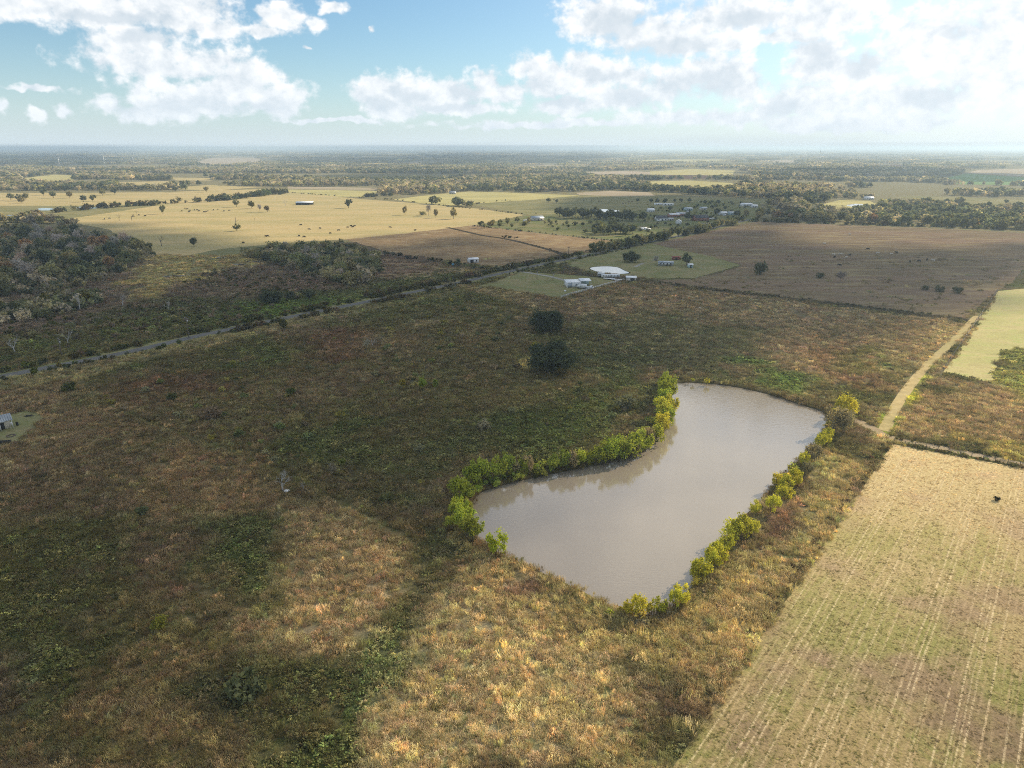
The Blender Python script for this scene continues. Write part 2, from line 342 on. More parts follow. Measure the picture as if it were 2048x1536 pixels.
# ------------------------------------------------------------------ ground
TAN, STRAW, BROWN, RED, PURP = (0.23, 0.18, 0.105), (0.35, 0.285, 0.17), (0.135, 0.105, 0.065), (0.13, 0.075, 0.05), (0.135, 0.098, 0.08)
OLIVE, GREEN, BRIGHT, DARKG = (0.095, 0.088, 0.038), (0.07, 0.085, 0.028), (0.10, 0.14, 0.035), (0.045, 0.055, 0.025)
PATCH = [  # outline on the photograph, growth colour, soft edge in metres, strength
 ([(-200, 700), (330, 640), (900, 545), (760, 480), (480, 500), (-200, 560)], PURP, 10, 0.8),
 ([(150, 640), (330, 600), (540, 590), (700, 575), (900, 540), (760, 600), (560, 645), (330, 680)], GREEN, 12, 0.65),
 ([(480, 605), (560, 600), (700, 600), (740, 590), (640, 625), (500, 635)], BRIGHT, 10, 0.7),
 ([(300, 590), (700, 470), (480, 440), (300, 500), (230, 570)], (0.26, 0.21, 0.10), 10, 0.9),
 ([(-100, 800), (150, 745), (180, 790), (330, 850), (250, 900), (-100, 960)], (0.19, 0.14, 0.085), 8, 0.8),
 ([(-100, 770), (230, 715), (640, 628), (960, 572), (960, 580), (640, 645), (200, 745), (-100, 800)], (0.20, 0.17, 0.095), 3, 0.85),
 ([(230, 770), (330, 745), (480, 740), (520, 775), (420, 800), (300, 800)], RED, 8, 0.75),
 ([(630, 660), (720, 650), (760, 700), (680, 720), (610, 700)], RED, 8, 0.7),
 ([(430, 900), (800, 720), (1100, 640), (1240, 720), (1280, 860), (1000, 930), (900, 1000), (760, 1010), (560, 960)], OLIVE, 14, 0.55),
 ([(1000, 860), (1180, 770), (1290, 720), (1280, 830), (1180, 880), (1050, 920)], GREEN, 10, 0.7),
 ([(560, 880), (700, 830), (760, 900), (650, 950), (560, 930)], GREEN, 8, 0.6),
 ([(700, 580), (960, 575), (1050, 590), (1060, 640), (900, 680), (700, 660)], OLIVE, 12, 0.5),
 ([(900, 570), (1040, 585), (1080, 600), (1060, 612), (960, 585)], TAN, 4, 0.7),
 ([(830, 645), (900, 640), (905, 648), (840, 656)], TAN, 3, 0.8),
 ([(1035, 722), (1070, 715), (1065, 738), (1030, 738)], (0.30, 0.25, 0.12), 2, 0.8),
 ([(1125, 612), (1290, 566), (1930, 640), (1810, 790), (1660, 790), (1500, 740), (1300, 690)], (0.22, 0.165, 0.105), 12, 0.85),
 ([(1180, 640), (1330, 625), (1560, 690), (1480, 720), (1330, 750), (1200, 740)], (0.10, 0.10, 0.05), 12, 0.7),
 ([(1480, 725), (1560, 728), (1660, 760), (1600, 782), (1520, 765)], BRIGHT, 7, 0.85),
 ([(1660, 705), (1740, 700), (1840, 720), (1800, 765), (1700, 745)], BRIGHT, 7, 0.85),
 ([(1660, 780), (1750, 775), (1770, 800), (1690, 810)], BRIGHT, 5, 0.7),
 ([(1580, 690), (1700, 690), (1800, 760), (1820, 800), (1700, 800), (1660, 770)], (0.17, 0.10, 0.065), 7, 0.55),
 ([(1790, 690), (1935, 640), (1900, 720), (1850, 780), (1790, 850), (1770, 830)], (0.23, 0.178, 0.105), 8, 0.85),
 ([(1830, 700), (1960, 628), (1985, 600), (1960, 650), (1890, 715)], (0.27, 0.215, 0.125), 5, 0.85),
 ([(1780, 868), (1800, 850), (1880, 750), (1990, 770), (2100, 690), (2300, 700), (2300, 990), (2048, 915)], (0.25, 0.19, 0.112), 6, 0.9),
 ([(1985, 760), (2020, 705), (2300, 690), (2300, 800), (2048, 800)], (0.22, 0.22, 0.07), 6, 0.8),
 ([(1900, 860), (2048, 880), (2300, 930), (2300, 980), (2048, 915), (1880, 882)], (0.24, 0.21, 0.07), 5, 0.7),
 ([(1757, 868), (1775, 835), (1790, 835), (1775, 872)], (0.27, 0.30, 0.04), 1.5, 0.95),
 ([(1795, 812), (1838, 745), (1862, 733), (1815, 810)], (0.33, 0.33, 0.06), 2, 0.95),
 ([(290, 930), (330, 900), (520, 925), (560, 1000), (440, 1050), (300, 1015)], (0.22, 0.155, 0.09), 6, 0.85),
 ([(560, 1010), (640, 1010), (760, 1060), (830, 1140), (790, 1230), (700, 1330), (560, 1330), (500, 1240), (540, 1110)], (0.28, 0.215, 0.125), 5, 0.9),
 ([(850, 1180), (960, 1190), (1060, 1240), (1200, 1300), (1330, 1340), (1300, 1420), (1130, 1460), (1050, 1536), (760, 1650), (700, 1500), (760, 1350), (820, 1250)], STRAW, 5, 0.9),
 ([(150, 1400), (330, 1260), (480, 1330), (540, 1460), (450, 1600), (100, 1600)], (0.21, 0.15, 0.085), 7, 0.7),
 ([(380, 1050), (560, 1030), (600, 1110), (530, 1200), (400, 1170)], GREEN, 5, 0.8),
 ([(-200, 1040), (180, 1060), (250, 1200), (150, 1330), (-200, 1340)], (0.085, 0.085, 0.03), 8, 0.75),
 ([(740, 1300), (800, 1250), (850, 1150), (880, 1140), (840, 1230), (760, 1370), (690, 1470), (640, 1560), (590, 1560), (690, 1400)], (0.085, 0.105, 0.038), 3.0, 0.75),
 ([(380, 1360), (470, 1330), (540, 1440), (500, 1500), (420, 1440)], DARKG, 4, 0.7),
 ([(900, 1080), (960, 1090), (1060, 1150), (1240, 1240), (1330, 1240), (1420, 1150), (1520, 1060), (1680, 900), (1760, 870), (1770, 905), (1560, 1210), (1340, 1560), (1250, 1560), (1330, 1380), (1200, 1290), (960, 1180)], (0.315, 0.25, 0.135), 5, 0.9),
 ([(1100, 1180), (1260, 1250), (1400, 1220), (1380, 1290), (1240, 1290)], (0.21, 0.18, 0.085), 4, 0.6),
 ([(1480, 1100), (1600, 990), (1680, 920), (1660, 980), (1540, 1110), (1480, 1150)], (0.22, 0.205, 0.105), 4, 0.7),
 ([(1500, 1100), (1590, 1000), (1605, 1005), (1530, 1105)], (0.16, 0.10, 0.075), 2.5, 0.9),
 ([(1690, 880), (1720, 860), (1735, 870), (1700, 900)], (0.15, 0.10, 0.08), 2.0, 0.8),
 ([(1020, 1165), (1070, 1168), (1065, 1190), (1025, 1192)], (0.17, 0.11, 0.085), 1.5, 0.8),
]
PATCH = [(GP([(u, max(v, 440)) for u, v in p]), np.array(c), s, k) for p, c, s, k in PATCH]
PATHLINE = catmull(np.array([G(u, v)[:2] for u, v in [(160, 760), (200, 800), (300, 845), (380, 875), (470, 905), (560, 945), (640, 985), (740, 1035), (830, 1090)]]), 4, False)
def meadow(x, y):
    """albedo of the rough growth at a ground point"""
    a = fbm2(x, y, 34, 4)[:, None]; b = fbm2(x + 400, y, 11, 4)[:, None]; c2 = fbm2(x, y + 900, 90, 3)[:, None]
    col = np.array(BROWN) * (1 - smooth(a, .40, .60)) + np.array(OLIVE) * smooth(a, .40, .60)
    col = col * (1 - 0.55 * smooth(b, .5, .66)) + np.array(GREEN) * 0.55 * smooth(b, .5, .66)
    col = col * (1 - 0.6 * smooth(c2, .52, .66)) + np.array((0.16, 0.115, 0.07)) * 0.6 * smooth(c2, .52, .66)
    wob = (fbm2(x + 77, y + 31, 14, 4) - 0.5)
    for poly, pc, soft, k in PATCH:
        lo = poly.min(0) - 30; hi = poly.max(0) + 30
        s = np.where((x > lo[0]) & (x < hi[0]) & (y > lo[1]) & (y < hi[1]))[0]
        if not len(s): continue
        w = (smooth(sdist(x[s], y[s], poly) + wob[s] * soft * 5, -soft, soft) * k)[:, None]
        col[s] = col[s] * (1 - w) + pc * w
    w = (smooth(ldist(x, y, PATHLINE), 1.6, 0.6) * 0.6)[:, None]; col = col * (1 - w) + np.array((0.14, 0.13, 0.05)) * w
    d = sdist(x, y, POND); w = (smooth(d, -3.0, -0.6) * 0.75)[:, None]; col = col * (1 - w) + np.array((0.14, 0.105, 0.05)) * w
    l = ldist(x, y, DITCH); w = (smooth(l, 7, 3) * 0.7)[:, None]; col = col * (1 - w) + np.array((0.07, 0.062, 0.045)) * w
    return col * np.array((0.98, 1.0, 0.97)) * (0.8 + 0.4 * b) * 1.62

m_ground, t = mat('rough_meadow'); P = pos(t)
tint = t.n('ShaderNodeAttribute', attribute_type='GEOMETRY', attribute_name='tint').outputs['Color']
n1 = t.noise(P, 0.45, 5.0, 0.7); n2 = t.noise(P, 2.2, 4.0, 0.7)
k = t.m('ADD', t.m('MULTIPLY', n1, 0.55), t.m('MULTIPLY', n2, 0.45))
c = t.mix(t.ss(t.noise(P, 0.16, 4.0, 0.65), 0.45, 0.65), tint, t.v('MULTIPLY', tint, (0.8, 0.98, 0.75)))
c = t.v('SCALE', c); t.t.links.new(t.lin(k, 0.28, 0.72, 0.22, 1.05), c.node.inputs['Scale'])
bp = t.n('ShaderNodeBump', {'Height': k, 'Strength': 0.8, 'Distance': 0.8}).outputs[0]
finish(t, t.n('ShaderNodeBsdfDiffuse', {'Color': c, 'Normal': bp}).outputs[0])

NX0, NX1, NY0, NY1, ST = -500.0, 500.0, 30.0, 640.0, 2.0
gx = np.arange(NX0, NX1 + .1, ST); gy = np.arange(NY0, NY1 + .1, ST); nx, ny = len(gx), len(gy)
XX, YY = np.meshgrid(gx, gy); X, Y = XX.ravel(), YY.ravel()
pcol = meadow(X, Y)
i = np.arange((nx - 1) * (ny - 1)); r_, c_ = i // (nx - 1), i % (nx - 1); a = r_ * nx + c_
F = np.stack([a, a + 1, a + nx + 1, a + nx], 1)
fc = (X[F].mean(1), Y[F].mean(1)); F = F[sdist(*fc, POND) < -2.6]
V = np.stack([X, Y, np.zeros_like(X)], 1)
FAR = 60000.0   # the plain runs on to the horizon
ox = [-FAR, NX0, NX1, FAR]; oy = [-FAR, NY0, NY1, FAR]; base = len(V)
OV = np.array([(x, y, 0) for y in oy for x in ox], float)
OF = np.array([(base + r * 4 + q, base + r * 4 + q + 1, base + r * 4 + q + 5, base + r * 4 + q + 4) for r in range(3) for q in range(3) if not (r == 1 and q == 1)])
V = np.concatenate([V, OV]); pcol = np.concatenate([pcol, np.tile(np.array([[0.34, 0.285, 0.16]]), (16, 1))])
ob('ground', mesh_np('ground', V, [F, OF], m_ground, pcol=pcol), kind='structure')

# pond bank: crest, slope and bed in one ring round the water
WATER_Z = -0.35
OFFS = [(-3.0, -1.4), (-0.8, -0.75), (0.0, -0.36), (0.5, 0.0), (1.3, 0.32), (2.6, 0.42), (4.2, 0.22), (6.0, -0.05)]
def bank_h(sd):
    return np.interp(-sd, [o for o, _ in OFFS], [max(z, 0) if o > 5 else z for o, z in OFFS], right=0.0)
tan = np.roll(POND, -1, 0) - np.roll(POND, 1, 0); tan /= np.linalg.norm(tan, axis=1)[:, None]
area = 0.5 * np.sum(POND[:, 0] * np.roll(POND[:, 1], -1) - np.roll(POND[:, 0], -1) * POND[:, 1])
nrm = np.stack([tan[:, 1], -tan[:, 0]], 1) * (1 if area > 0 else -1)
n = len(POND); BV = []; wig = (fbm2(POND[:, 0], POND[:, 1], 3.0, 3) - 0.5) * 0.7
for o, z in OFFS: BV.append(np.concatenate([POND + nrm * (o + wig * (1 if 0 <= o < 5 else 0))[:, None], np.full((n, 1), z)], 1))
BV = np.concatenate(BV); k_ = np.arange(n)
BF = np.concatenate([np.stack([j * n + k_, j * n + (k_ + 1) % n, (j + 1) * n + (k_ + 1) % n, (j + 1) * n + k_], 1) for j in range(len(OFFS) - 1)])
if area > 0: BF = BF[:, ::-1]
bc = meadow(BV[:, 0], BV[:, 1]); wet = smooth(BV[:, 2], 0.05, -0.3)[:, None]; bc = bc * (1 - wet) + np.array((0.09, 0.07, 0.048)) * wet
ob('pond_bank', mesh_np('pond_bank', BV, BF, m_ground, pcol=bc, shade=True), kind='structure')

def water_mat(name, base, rough, wave, bump=0.06, tint2=None):
    m, t = mat(name); P = pos(t)
    n = t.m('ADD', t.noise(t.n('ShaderNodeMapping', {'Vector': P, 'Rotation': (0, 0, 0.6), 'Scale': (1, 2.2, 1)}).outputs[0], wave, 3.0, 0.6), t.m('MULTIPLY', t.noise(P, wave * 4.0, 3.0, .6), 0.35))
    c = t.mix(t.ss(t.noise(P, 0.03, 3.0), 0.35, 0.65), base, tint2 or tuple(x * 1.12 for x in base))
    bp = t.n('ShaderNodeBump', {'Height': n, 'Strength': bump, 'Distance': 0.25}).outputs[0]
    finish(t, t.n('ShaderNodeBsdfPrincipled', {'Base Color': c, 'Roughness': rough, 'IOR': 1.6, 'Specular IOR Level': 0.5, 'Normal': bp, 'Coat Weight': 0.8, 'Coat Roughness': 0.03, 'Coat Normal': bp}).outputs[0]); return m
def polysheet(name, poly, z, material, edge=0.0, **props):
    """level sheet with a slightly uneven outline"""
    P2 = np.asarray(poly, float)
    if edge > 0:
        Q = []
        for p, q in zip(P2, np.roll(P2, -1, 0)):
            L = np.linalg.norm(q - p); k = max(1, int(L / (edge * 2.5))); k = min(k, 120)
            for s in range(k): Q.append(p + (q - p) * s / k)
        Q = np.array(Q); w = fbm2(Q[:, 0], Q[:, 1], edge * 4, 3) - .5; w2 = fbm2(Q[:, 0] + 99, Q[:, 1], edge * 4, 3) - .5
        P2 = Q + np.stack([w, w2], 1) * edge * 2
    from mathutils import Vector; from mathutils.geometry import delaunay_2d_cdt
    n = len(P2); o = P2.mean(0)     # solved about its own middle to keep precision
    vs, _, fs, *_ = delaunay_2d_cdt([Vector(p - o) for p in P2], [(i, (i + 1) % n) for i in range(n)], [list(range(n))], 1, 1e-5)
    V = np.array([(v.x + o[0], v.y + o[1], z) for v in vs]); F = np.array([f if (vs[f[1]] - vs[f[0]]).cross(vs[f[2]] - vs[f[0]]) > 0 else f[::-1] for f in fs])
    bme = mesh_np(name, V, F, material)
    props.setdefault('kind', 'structure')
    return ob(name, bme, **props)
M_MUDWATER = water_mat('muddy_water', (0.25, 0.212, 0.162), 0.045, 0.9, 0.05)
M_POOL = water_mat('still_water', (0.13, 0.125, 0.115), 0.06, 0.8, 0.03)
polysheet('pond_water', POND + nrm * 0.9, WATER_Z, M_MUDWATER)

# named fields, each a sheet a little above the one below
def strip(name, line, width, z, material, **props):
    L = np.asarray(line, float); tg = np.gradient(L, axis=0); tg /= np.linalg.norm(tg, axis=1)[:, None]; nn = np.stack([-tg[:, 1], tg[:, 0]], 1)
    wob = 1 + 0.12 * (fbm2(L[:, 0], L[:, 1], 5.0, 2) - .5)
    V = np.concatenate([np.c_[L + nn * (width / 2 * wob)[:, None], np.full(len(L), z)], np.c_[L - nn * (width / 2 * wob)[:, None], np.full(len(L), z)]])
    q = np.arange(len(L) - 1); F = np.stack([q + len(L), q + len(L) + 1, q + 1, q], 1)
    props.setdefault('kind', 'structure')
    return ob(name, mesh_np(name, V, F, material), **props)

rowang = math.atan2(ROWDIR[1], ROWDIR[0])
def stubble_mat():
    m, t = mat('cut_stubble'); P = pos(t)
    S = t.n('ShaderNodeMapping', {'Vector': P, 'Rotation': (0, 0, -rowang)}).outputs[0]     # x runs along the rows
    xyz = t.n('ShaderNodeSeparateXYZ', {0: S})
    wob = t.m('MULTIPLY', t.m('SUBTRACT', t.noise(t.v('MULTIPLY', S, (0.02, 0.10, 0)), 1.0, 2.0), 0.5), 0.9)
    yy = t.m('ADD', xyz.outputs[1], wob)
    def rows(per, width, gate_scale, lo, hi, seed):
        f = t.m('FRACT', t.m('DIVIDE', t.m('ADD', yy, seed), per)); d = t.m('ABSOLUTE', t.m('SUBTRACT', f, 0.5))
        line = t.ss(d, width / per * 0.5, width / per * 1.1, 1.0, 0.0)
        g = t.ss(t.noise(t.v('ADD', t.v('MULTIPLY', S, (0.045, 0.5, 0)), (seed, seed, 0)), gate_scale, 3.0, .6), lo, hi)
        return t.m('MULTIPLY', line, g)
    r1 = t.m('MAXIMUM', rows(2.6, 0.17, 1.0, 0.28, 0.68, 0.0), t.m('MAXIMUM', rows(7.8, 0.2, 1.0, 0.32, 0.55, 1.9), rows(7.8, 0.2, 1.0, 0.30, 0.55, 3.6))); r2 = rows(1.05, 0.22, 1.4, 0.35, 0.7, 7.1)
    big = t.noise(P, 0.022, 4.0, 0.6, 0.4); mid = t.noise(t.v('MULTIPLY', S, (0.07, 0.22, 0)), 1.0, 4.0, 0.65); fine = t.noise(t.v('MULTIPLY', S, (1.0, 0.6, 1)), 3.0, 4.0, 0.75)
    ysep = t.n('ShaderNodeSeparateXYZ', {0: P})
    # greener towards the low end of the field, paler towards the track
    far = t.lin(ysep.outputs[1], 78, 195)
    g = t.m('MULTIPLY', t.ss(t.m('SUBTRACT', t.m('ADD', t.m('MULTIPLY', big, 0.55), t.m('ADD', t.m('MULTIPLY', mid, 0.25), t.m('MULTIPLY', t.noise(P, 0.6, 3.0), 0.2))), t.m('MULTIPLY', far, 0.10)), 0.42, 0.56), 0.85)
    c = t.mix(g, t.mix(far, (0.235, 0.178, 0.085), (0.48, 0.375, 0.185)), t.mix(far, (0.13, 0.145, 0.04), (0.41, 0.325, 0.135)))
    c = t.mix(t.ss(t.noise(P, 0.05, 3.0), 0.5, 0.66), c, t.mix(far, (0.165, 0.118, 0.072), (0.45, 0.33, 0.175)))
    c = t.mix(t.m('MULTIPLY', r2, 0.35), c, (0.40, 0.29, 0.17)); c = t.mix(t.m('MULTIPLY', t.m('MULTIPLY', r1, t.ss(fine, 0.28, 0.62)), 0.46), c, (0.56, 0.45, 0.275))
    c = t.v('SCALE', c); t.t.links.new(t.lin(fine, 0.3, 0.7, 0.62, 1.85), c.node.inputs['Scale'])
    bp = t.n('ShaderNodeBump', {'Height': t.m('ADD', fine, t.m('MULTIPLY', r1, 0.5)), 'Strength': 0.4, 'Distance': 0.12}).outputs[0]
    finish(t, t.n('ShaderNodeBsdfDiffuse', {'Color': c, 'Normal': bp}).outputs[0]); return m
polysheet('stubble_field', STUBBLE, 0.03, stubble_mat(), 0.35)
M_PAST = field_mat('dry_pasture', [(0.49, 0.38, 0.185), (0.40, 0.335, 0.155), (0.36, 0.29, 0.15)], (70, 14, 2.5), (0.5, 1.6), 0.25, 0.15, 0.42)
M_YELL = field_mat('yellow_pasture', [(0.46, 0.40, 0.17), (0.38, 0.34, 0.15)], (60, 14, 3), (0.6, 1.5), 0, 0.1, 0.2)
M_LAWN = field_mat('mown_lawn', [(0.20, 0.20, 0.09), (0.27, 0.235, 0.12), (0.165, 0.18, 0.07)], (18, 5, 1.2), (1, 1), 0, 0.3, 0.45)
M_MOWN = field_mat('mown_hay', [(0.49, 0.42, 0.20), (0.43, 0.395, 0.17), (0.33, 0.345, 0.125)], (22, 6, 1.0), (0.6, 1.2), 0.5, 0.3, 0.42)
M_BROWNF = field_mat('brown_stubble', [(0.28, 0.195, 0.11), (0.22, 0.155, 0.09), (0.30, 0.24, 0.13)], (60, 9, 1.6), (0.7, 1.3), 0.2, 0.5, 0.5)
M_PURPF = field_mat('grazed_brown', [(0.205, 0.145, 0.10), (0.18, 0.138, 0.085), (0.235, 0.19, 0.10)], (60, 12, 1.8), (0.35, 1.6), 0.08, 0.5, 0.5)
M_PLOW = field_mat('ploughed_soil', [(0.13, 0.085, 0.065), (0.10, 0.07, 0.055)], (80, 20, 4), (0.3, 1.5), 0, 0.2, 0.2)
M_PINK = field_mat('pale_fallow', [(0.42, 0.34, 0.24), (0.34, 0.28, 0.18)], (120, 30, 6), (0.4, 1.5), 0, 0.1, 0.2)
M_CROP = field_mat('green_crop', [(0.13, 0.22, 0.07), (0.16, 0.24, 0.09)], (120, 30, 5), (0.4, 1.5), 0, 0.1, 0.15)
M_GRNF = field_mat('green_pasture', [(0.24, 0.215, 0.10), (0.19, 0.185, 0.085), (0.29, 0.25, 0.13)], (70, 16, 3), (0.5, 1.6), 0, 0.1, 0.2)
M_YARD = field_mat('village_grass', [(0.14, 0.16, 0.06), (0.19, 0.18, 0.08), (0.22, 0.18, 0.11)], (45, 10, 2), (0.6, 1.4), 0, 0.1, 0.25)
M_ASPH = field_mat('worn_asphalt', [(0.17, 0.165, 0.155), (0.14, 0.137, 0.13)], (12, 2, 0.3), (1, 1), 0, 0.05, 0.15)
M_DIRT = field_mat('sandy_track', [(0.40, 0.31, 0.20), (0.33, 0.25, 0.15), (0.28, 0.23, 0.11)], (10, 2.5, 0.5), (1, 1), 0, 0.25, 0.25)
M_GRAVEL = field_mat('pale_gravel', [(0.36, 0.34, 0.30), (0.28, 0.27, 0.23)], (10, 2.5, 0.5), (1, 1), 0, 0.1, 0.2)
M_SOIL = field_mat('dark_ditch_growth', [(0.055, 0.045, 0.035), (0.075, 0.06, 0.04), (0.06, 0.065, 0.03)], (12, 4, 0.8), (1, 1), 0, 0.4, 0.4)

polysheet('mown_hay_strip', MOWN, 0.03, M_MOWN, 0.6)
polysheet('lawn', LEFTLAWN, 0.03, M_LAWN, 0.5); polysheet('lawn', LAWN1, 0.03, M_LAWN, 1.0); polysheet('lawn', LAWN2, 0.03, M_LAWN, 1.2)
def fld(name, px, z, m, edge=3.0): return polysheet(name, GP(px), z, m, edge)
fld('purple_brown_field', [(1290, 561), (1450, 580), (1600, 598), (1930, 636), (1990, 590), (2048, 540), (2500, 520), (2500, 470), (2048, 466), (1850, 456), (1700, 451), (1520, 443), (1480, 449), (1370, 474), (1300, 488), (1360, 500), (1430, 515), (1485, 530), (1440, 546), (1390, 557)], 0.02, M_PURPF)
fld('brown_field', [(690, 479), (800, 468), (950, 450), (1080, 467), (1225, 482), (1190, 505), (1110, 524), (1020, 538), (930, 527), (830, 516), (770, 502)], 0.05, M_BROWNF)
fld('dry_field', [(770, 514), (830, 524), (950, 540), (880, 550), (800, 560), (740, 552)], 0.03, M_BROWNF)
fld('pasture', [(120, 440), (230, 424), (330, 409), (430, 403), (560, 383), (620, 388), (720, 398), (850, 408), (960, 418), (1050, 430), (945, 451), (800, 468), (690, 479), (560, 486), (430, 500), (330, 520), (300, 500), (210, 457)], 0.04, M_PAST)
fld('pasture_margin', [(330, 520), (430, 500), (560, 486), (480, 505), (440, 530), (340, 570), (240, 585), (215, 575), (320, 535)], 0.045, M_GRNF)
fld('pasture', [(-300, 392), (0, 386), (140, 386), (330, 384), (560, 377), (560, 383), (430, 402), (330, 409), (120, 412), (-300, 410)], 0.04, M_PAST)
fld('hay_field', [(-300, 412), (120, 412), (330, 409), (230, 424), (120, 440), (60, 432), (-300, 440)], 0.05, M_GRNF)
fld('fallow_strip', [(575, 373), (755, 376), (755, 381), (575, 378)], 0.05, M_PINK); fld('green_meadow', [(575, 379), (755, 382), (745, 394), (680, 394), (575, 384)], 0.05, M_YELL)
fld('hay_field', [(785, 399), (860, 390), (940, 383), (1050, 386), (1160, 391), (1060, 400), (940, 408), (900, 412), (850, 407)], 0.04, M_YELL)
fld('grass_field', [(940, 409), (1060, 400), (1160, 391), (1300, 391), (1500, 398), (1610, 400), (1560, 408), (1400, 405), (1260, 424), (1110, 428), (1060, 430)], 0.03, M_GRNF)
fld('village_green', [(945, 452), (1060, 431), (1110, 428), (1260, 424), (1400, 402), (1520, 404), (1520, 438), (1470, 446), (1350, 472), (1250, 490), (1230, 482), (1080, 466)], 0.035, M_YARD)
fld('bare_field', [(1150, 386), (1220, 382), (1300, 385), (1310, 392), (1240, 393), (1160, 390)], 0.045, M_PINK)
fld('yellow_hayfield', [(1290, 363), (1380, 361), (1465, 366), (1470, 379), (1400, 382), (1300, 376)], 0.05, M_YELL)
fld('yellow_hayfield', [(1300, 343), (1380, 338), (1470, 341), (1465, 350), (1380, 351), (1300, 349)], 0.05, M_YELL)
fld('ploughed_field', [(1200, 350), (1300, 350), (1470, 351), (1508, 352), (1500, 356), (1380, 358), (1220, 356)], 0.05, M_PLOW)
fld('tan_field', [(1150, 345), (1250, 342), (1300, 344), (1300, 349), (1200, 349)], 0.05, M_PINK)
fld('green_crop_field', [(1876, 364), (1900, 354), (1932, 347), (2048, 355), (2400, 362), (2400, 378), (2048, 370), (1930, 369)], 0.05, M_CROP)
fld('tan_field', [(1932, 346), (1955, 340), (2048, 337), (2400, 336), (2400, 360), (2048, 353)], 0.05, M_PINK)
fld('pasture', [(1775, 394), (1840, 392), (1960, 396), (2048, 400), (2300, 405), (2300, 425), (2048, 424), (1985, 420), (1930, 404), (1840, 398)], 0.04, M_GRNF)
fld('yellow_marsh', [(1640, 410), (1680, 400), (1740, 402), (1755, 410), (1740, 420), (1700, 428), (1650, 420), (1615, 422)], 0.05, M_YELL)
fld('far_clearing', [(380, 325), (420, 316), (520, 315), (520, 326), (440, 331)], 0.05, M_PINK, 14); fld('far_clearing', [(260, 318), (300, 315), (310, 318)], 0.05, M_PINK, 16.0)
fld('far_clearing', [(770, 327), (840, 323), (930, 325), (840, 328)], 0.05, M_PINK, 16.0); fld('far_clearing', [(1220, 322), (1330, 319), (1450, 319), (1440, 324), (1300, 325)], 0.05, M_YELL, 16.0)
fld('far_clearing', [(1529, 323), (1560, 320), (1592, 321), (1585, 325)], 0.05, M_PINK, 16.0); fld('far_clearing', [(1730, 333), (1790, 329), (1830, 331), (1800, 336)], 0.05, M_PLOW, 16.0)
fld('far_clearing', [(1020, 334), (1100, 330), (1130, 331), (1090, 335)], 0.05, M_PINK, 16.0); fld('far_clearing', [(1010, 352), (1070, 350), (1100, 352), (1060, 354)], 0.05, M_YELL, 16.0)
fld('far_clearing', [(40, 357), (110, 349), (160, 352), (140, 363), (60, 366)], 0.05, M_YELL, 16.0); fld('far_clearing', [(340, 355), (420, 356), (420, 361), (350, 361)], 0.05, M_PAST, 16.0)
fld('far_clearing', [(240, 365), (330, 362), (380, 370), (300, 376), (240, 374)], 0.05, M_PAST, 16.0); fld('far_clearing', [(330, 377), (420, 370), (520, 374), (430, 382)], 0.05, M_PAST, 16.0)

strip('road_verge', ROAD, 15.0, 0.06, M_LAWN)
strip('road', catmull(ROAD, 6, False), 5.4, 0.10, M_ASPH)
strip('grass_track', catmull(STRIP, 6, False), 3.4, 0.055, M_PAST)
strip('farm_track', TRACK, 3.6, 0.06, M_DIRT)
for off in (-0.85, 0.85):
    tg = np.gradient(LANE, axis=0); tg /= np.linalg.norm(tg, axis=1)[:, None]
    strip('wheel_rut', LANE + np.stack([-tg[:, 1], tg[:, 0]], 1) * off, 0.6, 0.05, M_SOIL)
strip('ditch', DITCH[:4], 5.0, 0.065, M_SOIL); strip('ditch', DITCH[3:], 5.5, 0.065, M_SOIL)
strip('driveway', np.array([G(u, v)[:2] for u, v in [(1037, 543), (1060, 546), (1100, 553), (1135, 562)]]), 3.2, 0.075, M_GRAVEL)
strip('driveway', np.array([G(u, v)[:2] for u, v in [(1270, 534), (1278, 530), (1287, 526)]]), 2.6, 0.075, M_GRAVEL)
strip('driveway', np.array([G(u, v)[:2] for u, v in [(1400, 448), (1440, 444), (1480, 441)]]), 6, 0.075, M_GRAVEL)
strip('creek', catmull(np.array([G(u, v)[:2] for u, v in [(895, 455), (930, 463), (965, 471), (1000, 476), (1030, 482), (1070, 492), (1110, 503), (1125, 510)]]), 4, False), 5.0, 0.09, M_SOIL)
polysheet('pond_rim', catmull(SPOND * 1.0 + (SPOND - SPOND.mean(0)) * 0.07, 4), 0.055, M_SOIL)
polysheet('pond_water', catmull(SPOND, 4), 0.075, M_POOL)
polysheet('pond_water', catmull(GP([(1170, 421), (1200, 418), (1237, 421), (1230, 424), (1190, 424)]), 4), 0.08, M_POOL)
polysheet('pond_water', catmull(GP([(1693, 411), (1705, 408), (1722, 408), (1730, 411), (1712, 414)]), 4), 0.09, M_POOL)
polysheet('pond_water', catmull(GP([(72, 419), (85, 416), (105, 417), (107, 420), (85, 421)]), 4), 0.09, M_POOL)
polysheet('pond_water', catmull(GP([(150, 416), (165, 413), (195, 414), (190, 417), (165, 417)]), 4), 0.09, M_POOL)

